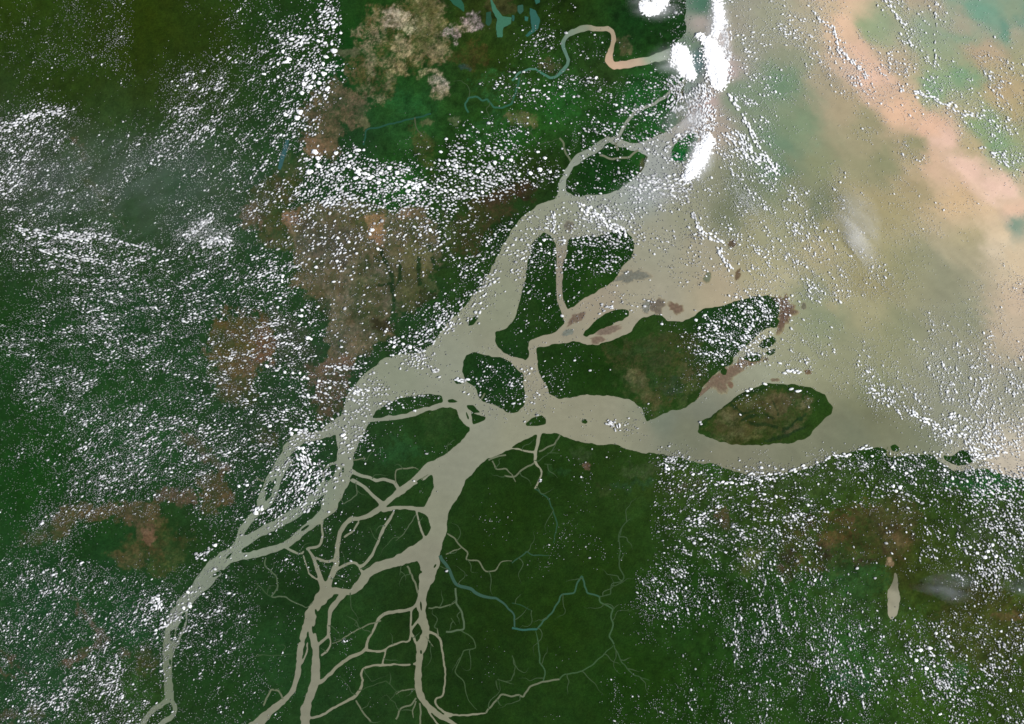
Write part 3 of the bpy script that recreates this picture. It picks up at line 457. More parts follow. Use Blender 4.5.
WC = WC*(1+np.array([0,.02,.05])*amp[..., None])*(1+.03*amp)[..., None]*(1+np.array([.02,.07,.07])*(np.clip((Xq-720)/60, 0, 1)*np.clip((Yq-180)/60, 0, 1)*(1-est))[..., None])
WC = WC*(1+(.05+.11*amp)*streak*1.6)[..., None]*(1+.06*(vnoise(WX/2.5, WY/2.5, 420)-.5))[..., None]*(1+.10*(fbm(Xq, Yq, 22, 3, 430)-.5))[..., None]

# ---------------------------------------------------------------- mesh + material makers
LIGHT = 1.52      # radiance a white level surface gets from the sun and sky below
def new_mesh(name, V, F, col=None, mat=None, smooth=False, flat_idx=None):
    me = bpy.data.meshes.new(name)
    V = np.asarray(V, np.float32); F = np.asarray(F, np.int32)
    k = F.shape[1]
    me.vertices.add(len(V)); me.vertices.foreach_set('co', V.ravel())
    me.loops.add(F.size); me.loops.foreach_set('vertex_index', F.ravel())
    me.polygons.add(len(F)); me.polygons.foreach_set('loop_start', np.arange(0, F.size, k, dtype=np.int32))
    me.update(calc_edges=True)
    me.polygons.foreach_set('use_smooth', np.full(len(F), smooth))
    if col is not None:
        a = me.color_attributes.new('tint', 'FLOAT_COLOR', 'POINT')
        c = np.ones((len(V), 4), np.float32); c[:, :3] = col; a.data.foreach_set('color', c.ravel())
    if mat: me.materials.append(mat)
    return me
def link(name, me, label=None, cat=None, group=None, kind=None, parent=None, loc=None):
    o = bpy.data.objects.new(name, me); C.objects.link(o)
    if label: o['label'] = label
    if cat: o['category'] = cat
    if group: o['group'] = group
    if kind: o['kind'] = kind
    if parent: o.parent = parent
    if loc: o.location = loc
    return o
def tint_mat(name, rough_=.95, nscale=1.0, namp=.25, spec=.1, bump=0, stretch=(1,1,1)):
    m = bpy.data.materials.new(name); m.use_nodes = True; nt = m.node_tree; b = nt.nodes['Principled BSDF']
    at = nt.nodes.new('ShaderNodeAttribute'); at.attribute_name = 'tint'
    tc = nt.nodes.new('ShaderNodeTexCoord'); mp = nt.nodes.new('ShaderNodeMapping'); mp.inputs['Scale'].default_value = stretch
    nz = nt.nodes.new('ShaderNodeTexNoise'); nz.inputs['Scale'].default_value = nscale; nz.inputs['Detail'].default_value = 4; nz.inputs['Roughness'].default_value = .65
    mr = nt.nodes.new('ShaderNodeMapRange'); mr.inputs['From Min'].default_value = .3; mr.inputs['From Max'].default_value = .7; mr.inputs['To Min'].default_value = 1-namp; mr.inputs['To Max'].default_value = 1+namp
    mx = nt.nodes.new('ShaderNodeVectorMath'); mx.operation = 'SCALE'
    L = nt.links
    L.new(tc.outputs['Object'], mp.inputs['Vector']); L.new(mp.outputs[0], nz.inputs['Vector']); L.new(nz.outputs['Fac'], mr.inputs['Value'])
    L.new(at.outputs['Color'], mx.inputs[0]); L.new(mr.outputs[0], mx.inputs['Scale']); L.new(mx.outputs[0], b.inputs['Base Color'])
    b.inputs['Roughness'].default_value = rough_; b.inputs['Specular IOR Level'].default_value = spec
    if bump:
        bn = nt.nodes.new('ShaderNodeBump'); bn.inputs['Strength'].default_value = bump; bn.inputs['Distance'].default_value = .3
        L.new(nz.outputs['Fac'], bn.inputs['Height']); L.new(bn.outputs[0], b.inputs['Normal'])
    return m
M_land = tint_mat('land_cover', .95, 1.6, .22, .05, .35)
M_water = tint_mat('silty_water', .7, .35, .035, .1, 0, (.5, 1, 1))
M_stream = tint_mat('stream_water', .7, 1.2, .08, .1)
M_mud = tint_mat('wet_mud', .85, .9, .25, .1)

# water: one sheet under everything
wx3, wy3 = W(WX, WY)
Vw = np.stack([wx3, wy3, np.zeros_like(wx3)], -1).reshape(-1, 3)
nr, nc = WX.shape; idx = np.arange(nr*nc).reshape(nr, nc)
Fw = np.stack([idx[1:, :-1], idx[1:, 1:], idx[:-1, 1:], idx[:-1, :-1]], -1).reshape(-1, 4)
link('water', new_mesh('water', Vw, Fw, WC.reshape(-1, 3)/LIGHT, M_water), kind='structure')

# land: every connected piece is its own object; shores dip below the water sheet
HL = .05
lx, ly = W(GX, GY); LZ = (cov-.5)*2*HL
VL = np.stack([lx, ly, LZ], -1).reshape(-1, 3)
lab2 = lab.copy()
for _ in range(2):
    z = lab2 == 0
    for sh, ax in ((1, 0), (-1, 0), (1, 1), (-1, 1)):
        r_ = np.roll(lab2, sh, ax); upd = (lab2 == 0) & (r_ > 0) & z; lab2[upd] = r_[upd]
idx = np.arange(DW*DH).reshape(DH, DW)
Fl = np.stack([idx[1:, :-1], idx[1:, 1:], idx[:-1, 1:], idx[:-1, :-1]], -1).reshape(-1, 4)
fl = lab2.ravel()[Fl]; fc = cov.ravel()[Fl]; best = np.take_along_axis(fl, fc.argmax(1)[:, None], 1)[:, 0]
ok = (fl > 0).all(1) & (fc.max(1) > .32); Fl = Fl[ok]; best = best[ok]
TXT = [ # seed point, label
 ((600,170),'cloud dotted forest island in the river mouth under the northern coast'),
 ((682,150),'small bright green island under ragged clouds beside the tall white cloud bank'),
 ((530,300),'long dark forest island, left of the twin pair split by a straight narrow channel'),
 ((595,275),'rounded dark forest island, right of the twin pair split by a straight narrow channel'),
 ((608,318),'crescent shaped forest island just above the great island'),
 ((600,370),'great dark green island with brown eastern tip in the middle of the estuary'),
 ((765,415),'oval olive brown island with dark green rim, alone in the wide southern channel'),
 ((495,385),'rounded forest island sprinkled with clouds where the river splits in two'),
 ((537,421),'small triangular dark green island south of the round cloud sprinkled island'),
 ((584,421),'tiny dark islet in the open channel below the great island'),
 ((472,321),'small slim dark islet in the wide channel beside the northern bank'),
 ((410,403),'narrow forest island lying along the top edge of the large delta island'),
 ((415,440),'large forest delta island framed by the northern and southern channels'),
 ((330,443),'small dark islet at the mouth of the western side channel'),
 ((330,474),'pointed leaf shaped islet hugging the western side of the main channel'),
 ((311,512),'lens shaped dark islet between the two arms of the western river'),
 ((321,428),'tiny islet near the cloudy mouth of the western side channel'),
 ((295,523),'tiny sliver islet off the tip of the lens shaped western islet'),
 ((458,381),'tiny dark islet off the western shore of the round cloud sprinkled island'),
 ((895,448),'small round dark islet off the cloudy southern coast'),
 ((962,458),'bushy dark green island half under cloud, off the south-eastern coast'),
 ((183,617),'thin dark islet in the braided far western river'),
 ((172,635),'narrow dark islet lowest in the braided far western river'),
 ((217,572),'thin strip islet on the right side of the far western river'),
 ((768,342),'small olive islet east of the great island, above its brown neighbour'),
 ((771,352),'tiny brown islet right of the dark cloud dotted islet'),
 ((752,358),'dark cloud dotted islet with brown rim between great island and oval island'),
 ((729,363),'tiny green islet hugging the flank of the great island'),
 ((724,372),'tiny green islet on top of the large reddish mudflat'),
 ((452,401),'tiny flat islet at the right end of the narrow forest island'),
 ((474,409),'small curved islet at the eastern corner of the large delta island'),
 ((477,418),'small wedge islet at the eastern corner of the large delta island'),
 ((466,415),'thin upright sliver islet at the eastern corner of the large delta island'),
 ((415,490),'triangular forest island on the left bank of the southern channel'),
 ((375,490),'irregular forest island between the two narrow side channels under the large delta island'),
 ((355,520),'forest block of the delta just below the narrow channels, west of the southern river'),
 ((268,490),'slim forest strip inside the loop of the western side channel'),
 ((300,470),'cloud covered forest island between the western side channel and the main river'),
 ((270,525),'long tapering forest strip above the lower western arm'),
 ((280,540),'thin tapering forest strip between the two lower western arms'),
 ((318,620),'narrow tapering islet between the two parallel southern arms'),
 ((350,570),'rounded forest island in the middle of the delta web'),
 ((400,545),'forest block between the curving channel and the broad central arm'),
 ((385,580),'broad forest island inside the heart of the delta'),
 ((395,650),'forest island ringed by the lower delta channels'),
 ((415,640),'forest strip along the left side of the lower southern channel'),
 ((350,525),'small forest teardrop inside the narrow side channels'),
 ((310,560),'forest patch in the web of small channels at the delta centre'),
 ((171,712),'forest islet inside the bottom fork of the far western river'),
 ((415,605),'slim forest strip beside the southern river trunk'),
]
names = {}
for (x, y), t in TXT:
    r0, c0 = int(y+MG), int(x+MG); sub = lab[max(0, r0-3):r0+4, c0-3:c0+4]; v = sub[sub > 0]
    if len(v):
        l = int(np.bincount(v).argmax())
        if l not in names: names[l] = t
LM = [(600,170,'the northern river mouth island'),(530,300,'the long twin island'),(610,370,'the great island'),(765,415,'the oval island'),(495,385,'the round cloud sprinkled island'),(415,440,'the large delta island'),(340,560,'the centre of the delta web'),(425,600,'the southern river trunk'),(250,540,'the western river junction'),(170,640,'the braided far western river'),(300,470,'the cloudy western side channel'),(900,455,'the south-eastern coast'),(300,660,'the parallel southern arms'),(370,650,'the lower delta channels')]
def compass(dx, dy):
    a = math.degrees(math.atan2(-dy, dx)) % 360
    return ['east','northeast','north','northwest','west','southwest','south','southeast'][int((a+22.5)//45) % 8]
used = set(names.values())
order = sorted(size, key=lambda l: -size[l])
seen = {}
for l in order:
    m = Fl[best == l]
    if not len(m): continue
    u, inv = np.unique(m.ravel(), return_inverse=True)
    vx = GX.ravel()[u]; vy = GY.ravel()[u]
    mine = lab.ravel()[u] == l
    border = (vx.min() < -90) or (vx.max() > 1110) or (vy.min() < -90) or (vy.max() > 810)
    me = new_mesh('land', VL[u], inv.reshape(-1, 4), (LC.reshape(-1, 3)[u])/LIGHT, M_land)
    if border and l not in names:
        link('land', me, kind='structure'); continue
    cx, cy = vx[mine].mean(), vy[mine].mean()
    if l in names: t = names[l]
    else:
        q = min(LM, key=lambda q: math.hypot(q[0]-cx, q[1]-cy)); n = size[l]
        word = 'tiny' if n < 40 else 'small' if n < 160 else 'middle sized' if n < 700 else 'broad'
        sx, sy = vx.max()-vx.min(), vy.max()-vy.min(); shp = 'tall' if sy > 1.6*sx else 'wide' if sx > 1.6*sy else 'compact'
        t = '%s %s dark green islet %s of %s' % (word, shp, compass(cx-q[0], cy-q[1]), q[2])
        k = seen.get(t, 0); seen[t] = k+1
        if k: t += ', ' + ['next smaller', 'third largest', 'fourth largest', 'fifth largest'][min(k-1, 3)] + ' there'
    link('island', me, t, 'island')
# mudflats
def flat_blob(poly, col, z=.02, h=.03, seed=0):
    P = chaikin(rough(poly, .5, 1.6, seed)); n = len(P); cx = sum(p[0] for p in P)/n; cy = sum(p[1] for p in P)/n
    PX = np.array(P); k = .30+1.4*fbm(PX[:, 0]+seed*7, PX[:, 1], 4, 3, seed+5, .75); PX = np.array([cx, cy])+(PX-[cx, cy])*k[:, None]
    col = tuple(v*.8+g*.2 for v, g in zip(col, (118, 118, 98)))
    wc = interp(OP, np.array([cx]), np.array([cy]))[0]
    rings = [(1.32, .003, .0), (1.14, .010, .5), (.98, z, .9), (.75, z+h*.3, 1), (.5, z+h*.6, 1), (.25, z+h*.8, 1), (.01, z+h, 1)]
    V = []; Cc = []
    for s, zz, mix in rings:
        q = np.array([cx, cy])+(PX-[cx, cy])*s; X, Y = W(q[:, 0], q[:, 1]); nz = fbm(q[:, 0], q[:, 1], 3.2, 4, seed, .7)
        V.append(np.stack([X-W(cx, cy)[0], Y-W(cx, cy)[1], np.full(n, zz)], -1)); mm = np.clip(mix+(nz-.5)*1.1*(mix > 0), 0, 1)[:, None]
        Cc.append((lin(col)*(.7+.6*nz[:, None])*mm+wc*(1-mm))/LIGHT)
    F = []
    for r_ in range(len(rings)-1):
        for i in range(n):
            j = (i+1) % n; F.append((r_*n+j, r_*n+i, (r_+1)*n+i, (r_+1)*n+j))
    return np.concatenate(V), np.array(F), np.concatenate(Cc), W(cx, cy)
for k, (cx, cy, rx, ry, a, col, t) in enumerate(SHOAL):
    V, F, cc, c0 = flat_blob(ell(cx, cy, rx, ry, a, 14), col, seed=k+3)
    link('mudflat', new_mesh('mudflat', V, F[:, ::-1], cc, M_mud), t, 'mudflat', 'brown and grey mudflats in the estuary', loc=(float(c0[0]), float(c0[1]), 0))
V, F, cc, c0 = flat_blob(REDFLAT, (120,98,80), seed=99)
link('mudflat', new_mesh('mudflat', V, F[:, ::-1], cc, M_mud), 'large reddish mudflat filling the corner between great island and oval island', 'mudflat', 'brown and grey mudflats in the estuary', loc=(float(c0[0]), float(c0[1]), 0))
isl = max((o for o in C.objects if o.get('label', '').startswith('great dark green')), key=lambda o: 1)
V, F, cc, c0 = flat_blob([(776,299),(784,298),(793,311),(788,321),(779,326),(780,315),(781,306)], (104,80,66), HL+.01, .02, 55)
V[:, 2] = np.maximum(V[:, 2], HL+.004); mt = link('mud_tip', new_mesh('mud_tip', V, F[:, ::-1], cc, M_mud), 'bare brown muddy tip', None, loc=(float(c0[0]), float(c0[1]), 0)); mt.parent = isl
# streams, with fine creeks branching off the traced ones
br = random.Random(77); allp = [p for p, c_ in R]+[p for n_, p, c_ in S]
starts = []
for _ in range(420):
    p = br.choice(allp); i = br.randrange(len(p)-1); t = br.random(); a, b = p[i], p[i+1]
    x, y = a[0]+(b[0]-a[0])*t, a[1]+(b[1]-a[1])*t
    if not (((250 < x < 650) and (440 < y < 724)) or (430 < x < 660 and 60 < y < 150)): continue
    if any(math.hypot(x-u, y-v) < 11 for u, v in starts): continue
    starts.append((x, y)); an = math.atan2(b[1]-a[1], b[0]-a[0])+br.choice((-1, 1))*br.uniform(.7, 1.6); q = [(x, y, 1.0)]; w0 = br.uniform(.7, 1.15); n = br.randint(3, 9)
    for k in range(n):
        an += br.gauss(0, .55); x += math.cos(an)*br.uniform(2.5, 5); y += math.sin(an)*br.uniform(2.5, 5)
        if not (0 <= int(y+MG) < DH and 0 <= int(x+MG) < DW) or cov[int(y+MG), int(x+MG)] < .9: break
        q.append((x, y, w0*(1-k/(n+1.0))))
    if len(q) > 2: R.append((q, (62, 84, 52)))
for k, (pts, col) in enumerate(R):
    p = pts
    jit = random.Random(k+900)
    q = [p[0]]
    for a, b in zip(p[:-1], p[1:]):
        L = math.hypot(b[0]-a[0], b[1]-a[1]); n = max(1, int(L/3.5)); nx, ny = -(b[1]-a[1])/(L+1e-6), (b[0]-a[0])/(L+1e-6)
        for j in range(1, n+1):
            t = j/n; o = jit.uniform(-.8, .8) if j < n else 0
            q.append((a[0]+(b[0]-a[0])*t+nx*o, a[1]+(b[1]-a[1])*t+ny*o, a[2]+(b[2]-a[2])*t))
    p = chaikin(q, False, 2)
    V = []; n = len(p)
    for i, (x, y, wd) in enumerate(p):
        if wd < 1.5: wd *= (.35+.65*min(1, (n-1-i)/max(6., n*.3)))*jit.uniform(.8, 1.15)
        a = p[max(0, i-1)]; b = p[min(n-1, i+1)]; L = math.hypot(b[0]-a[0], b[1]-a[1])+1e-6
        nx, ny = -(b[1]-a[1])/L, (b[0]-a[0])/L
        for s in (-.5, .5):
            X, Y = W(x+nx*wd*s, y+ny*wd*s); V.append((float(X), float(Y), HL+.012+k*.0006))
    F = [(2*i, 2*i+2, 2*i+3, 2*i+1) for i in range(n-1)]
    link('stream', new_mesh('stream', V, F, np.tile(lin(col)/LIGHT, (len(V), 1)), M_stream), kind='structure')
LK = [(T(1,0,[(935,-20),(960,30),(985,65),(1024,70),(1020,95),(990,110),(985,150),(965,150),(960,110),(965,80),(945,40)]),(62,116,90)),(T(1,0,[(920,50),(940,45),(942,90),(930,105),(918,95)]),(36,78,58)),(T(1,0,[(760,-20),(815,-10),(832,20),(832,48),(812,32),(790,18)]),(38,92,68)),
 (T(2,0,[(22,22),(44,18),(46,45),(32,58),(22,45)]),(48,90,74)),(T(2,0,[(70,32),(95,42),(112,80),(105,115),(62,148),(52,142),(80,115),(74,75)]),(46,98,86)),(T(2,0,[(50,65),(66,68),(62,86),(50,82)]),(50,106,92)),(T(2,0,[(90,0),(108,-10),(112,10),(96,18)]),(44,100,84)),
 (T(1,0,[(118,560),(134,556),(126,600),(112,640),(100,680),(88,676),(96,630)]),(52,92,92)),(T(2,0,[(0,60),(10,62),(8,85),(0,84)]),(40,90,78))]
for k, (poly, col) in enumerate(LK):
    P = chaikin(rough(poly, .4, 2, k+70)); cx = sum(p[0] for p in P)/len(P); cy = sum(p[1] for p in P)/len(P)
    me = bpy.data.meshes.new('lake'); vs = [(float(W(x, y)[0]), float(W(x, y)[1]), HL+.1+k*.001) for x, y in P]
    me.from_pydata(vs, [], [list(range(len(vs)))[::-1]]); a = me.color_attributes.new('tint', 'FLOAT_COLOR', 'POINT')
    a.data.foreach_set('color', np.tile(np.append(lin(col)/LIGHT, 1), len(vs)).astype(np.float32)); me.materials.append(M_stream)
    link('lake', me, kind='structure')
#CB
# ---------------------------------------------------------------- clouds
DG_ = {  # cover digits, one block of 12 rows x 16 columns for every 256 x 181 tile
(0,0):"1101312310011042 1211213200000131 2121212500000120 2132234200100223 1122112300135625 0110000111566734 1222110000367852 3455310010578633 6776322122468632 8765322346653235 8887432247643245 8875432541124345",
(1,0):"1112620000000000 1322720000000000 3564510000000000 4565610000000000 5555410000000001 5346400000000023 3246200000000001 2365000000000001 4364000000001111 5641011001104444 3105253111115246 1107776784135574",
(2,0):"0011000011321221 0010000000202231 1320010001221233 2221230100201143 0110000010021034 3225421223210025 2231123231231133 1111134432233221 2111244343342223 2113342223442343 2221221234331443 4542112222320344",
(3,0):"4344100342211000 3433200045221101 2544221244111111 1232611321122233 1132264436331453 2112236356333453 2111211223642332 2000011112245632 1100022101023443 1010001021002332 3000001022010145 5101210020001014",
(0,1):"7644444211123233 6554444101335322 5333221101454325 3667985410267641 5678887765455543 3456888765555434 2245787665554444 1134678876554443 2344577665566544 2454466655566433 6545566555556653 6653455556555655",
(1,1):"3357665577877776 4135555455665210 1233222222543211 0124443433451324 3133333222231033 5532221121111431 4421211111101450 3422112110102650 4345111111356410 5544211112564100 5543222266710000 5443222117720112",
(2,1):"3203443566632334 0002553566421234 1233477620041213 2555467642134534 4442555223220245 3332444102332234 2211221000120113 1212112221000134 1021111210000356 2211100001014676 1101000000135665 1101100000033454",
(3,1):"5342411221011001 3432411121231100 2343311112000001 2444311122201000 3243332211000010 3332333311100111 2333344231001112 1333323110001212 3210011121112122 1123101122323311 1233111122343433 2343112122344554",
(0,2):"2344444434466643 2467763212245543 2576554343344333 1232456567643333 1122345677776433 2343467788777643 2332356777766543 1112687777666424 1123566666543334 1134664443103321 1256432100002342 1365310000011221",
(1,2):"4434345100221033 2233344300010423 3343346433300033 3544434210000011 3356134010000000 5445134101010000 4466210100010000 2366511000000000 2356100000100000 5653110000000010 3211210010000011 1221201010000011",
(2,2):"1321010000011000 3231000001110001 3211000000010021 1200101020000001 0000101300000000 0000001000000000 0001101005420002 0000100004233465 0000101002343334 0010100003334334 0011000004556454 0011100003445454",
(3,2):"1421234323445444 0000224333454554 0110005533455554 0000000243345444 0000000002775665 0000000000034776 0026563557415321 5554343344355666 3222222565434677 4342122242322356 4452111122222556 4431101111222467",
(0,3):"3344100000001241 4556541111012231 4566543332344232 4445533344454443 4334444466664543 5434442455455333 5333444455444332 4344556777432332 3344577876212232 2344456776011122 2466544453111222 3566444443111222",
(1,3):"1011111000000000 2231210000001000 1110020000000100 1000000000000000 1010000100000000 0100000000000000 1100040000000010 1100000000000010 1101020000000010 2000010000000000 0010000100000000 0100000000000000",
(2,3):"0021121002343453 0110010003344433 0000000166533233 0000000256654333 0000000244333455 0000000121111456 0000000021001445 0001000000101244 0000000100111344 0000002112222344 0000003222332333 0010002222222334",
(3,3):"3321111111235655 2432021122233565 3333120000133444 3323210100012332 5543332011121111 6654433233333334 4444433334443455 4454444335763343 4455644445776443 2444544334664443 3333444223345343 2332332222354344"}
GC = np.zeros((48, 64))
for (c, r), s in DG_.items():
    for i, row in enumerate(s.split()): GC[r*12+i, c*16:c*16+16] = [int(v) for v in row]
SZ = np.array([[1.7,1.9,3.1,3.0,2.5,2.3,2.1,2.0],[2.1,2.1,3.0,3.6,2.9,2.7,2.1,2.1],[1.9,2.0,3.3,3.1,2.9,2.5,2.1,1.9],[1.9,2.0,2.7,2.7,2.5,3.0,2.1,1.9],[1.8,2.0,3.0,2.7,2.5,2.2,2.1,2.2],[1.8,2.0,2.9,2.1,2.2,2.6,2.7,3.0],[2.0,2.0,2.1,1.7,2.1,2.2,2.3,2.6],[2.1,2.2,2.0,1.7,1.8,1.9,2.1,2.5]])
AN = np.array([[35,40,30,20,10,20,-45,-45],[35,42,40,-20,-15,-30,-50,-40],[25,40,30,10,-20,-35,-55,-50],[-8,5,20,45,40,-30,-50,-45],[35,30,-25,20,0,10,-60,-60],[38,30,60,30,0,40,-30,-30],[40,30,30,0,0,-80,-75,-60],[40,35,80,0,0,-85,-75,-40]], float)
def samp(A, x, y, cw, chh):
    u = np.clip(x/cw-.5, 0, A.shape[1]-1.001); v = np.clip(y/chh-.5, 0, A.shape[0]-1.001); i = u.astype(int); j = v.astype(int); fu = u-i; fv = v-j
    return (A[j, i]*(1-fu)+A[j, i+1]*fu)*(1-fv)+(A[j+1, i]*(1-fu)+A[j+1, i+1]*fu)*fv
LINES = [ # cloud streets: points, half width, digit, size
 ([(727,92),(742,112),(753,136),(762,152),(771,166),(778,178)],1.8,8,2.6),([(735,130),(750,150),(764,160),(772,172)],2.5,6,2.2),([(722,132),(735,142),(752,160),(760,164)],2.5,5,2.2),
 ([(581,203),(586,211),(598,215),(608,223),(620,228),(627,236)],2.4,9,2.8),([(588,207),(604,220),(615,230),(622,237)],3,7,2.8),([(692,212),(700,231),(718,241),(726,243)],2.4,8,2.6),([(716,248),(724,258),(730,270)],2,6,2.2),
 ([(912,413),(928,421),(943,430),(950,434)],3,8,2.6),([(950,430),(966,437),(974,449),(978,452)],3.4,7,2.8),([(980,428),(992,440),(1000,452)],4,6,2.4),([(950,418),(956,412)],3,7,2.6),
 ([(768,476),(790,470),(806,466)],1.6,7,2.6),([(822,461),(835,456),(850,455)],1.6,7,2.4),([(858,449),(872,447)],1.4,7,2.3),([(784,371),(806,372)],1.4,7,2.4),([(866,392),(880,393),(890,404),(900,414)],2,6,2.2),([(975,458),(990,456),(1006,453)],1.5,8,2.3),
 ([(812,10),(820,20),(833,26),(838,48),(850,60),(868,78)],1.8,7,2.2),([(885,0),(894,14),(905,26)],2,6,2.1),([(914,92),(930,96),(950,106),(972,116)],2.4,7,2.3),([(980,147),(995,156),(1008,167)],2,6,2.2),([(768,156),(774,164),(780,180)],1.8,8,2.4),([(935,60),(936,0)],1.2,3,1.8),
 ([(15,228),(40,233),(64,238),(96,236),(112,238)],3,8,2.1),([(64,236),(76,237),(90,238)],4,9,2.4),([(100,234),(125,244),(140,247),(156,249)],1.4,8,2.0),([(40,250),(70,256),(104,262)],2.5,8,2.1),
 ([(352,170),(376,177),(398,183),(420,188)],3,7,3.4),([(400,181),(430,188),(460,193),(490,196)],2.6,6,3.0),([(185,238),(200,226),(214,214)],3,6,2.0),([(202,246),(216,238),(228,246)],4,6,2.1),([(0,130),(20,122),(36,114),(64,112)],4,7,2.1),
 ([(540,480),(541,480)],1,1,2),([(664,465),(668,470)],2,5,2.6),([(715,483),(746,483)],1.4,6,2.6),([(605,422),(616,424),(618,430)],2.6,6,1.9),([(428,366),(438,372)],2,6,2.0),([(352,388),(362,394)],3,7,2.4),([(455,380),(468,381)],2,6,2.2),([(290,431),(306,430)],3,7,2.6),
 ([(552,211),(556,222),(552,232)],3,6,2.3),([(600,308),(612,306)],2,6,2.0),([(690,130),(676,140),(664,150)],3,5,2.4),([(694,88),(704,104),(698,124),(708,134)],11,7,1.8),([(724,20),(728,60),(726,84)],4,6,1.7),([(668,78),(680,90),(672,112)],7,6,1.8),([(640,182),(668,184),(690,180)],7,5,2.3),([(350,560),(351,561)],.5,1,2),([(343,640),(345,642)],1.2,8,1.6),
 ([(300,452),(312,470),(300,490)],9,3,2.6),([(262,506),(258,512)],3,7,2.6),([(188,603),(190,604)],2.5,8,2.4),([(196,558),(212,548)],2.4,7,2.2),([(150,600),(160,600),(158,610)],3.4,7,2.4),([(160,630),(172,618)],2,7,2.2)]
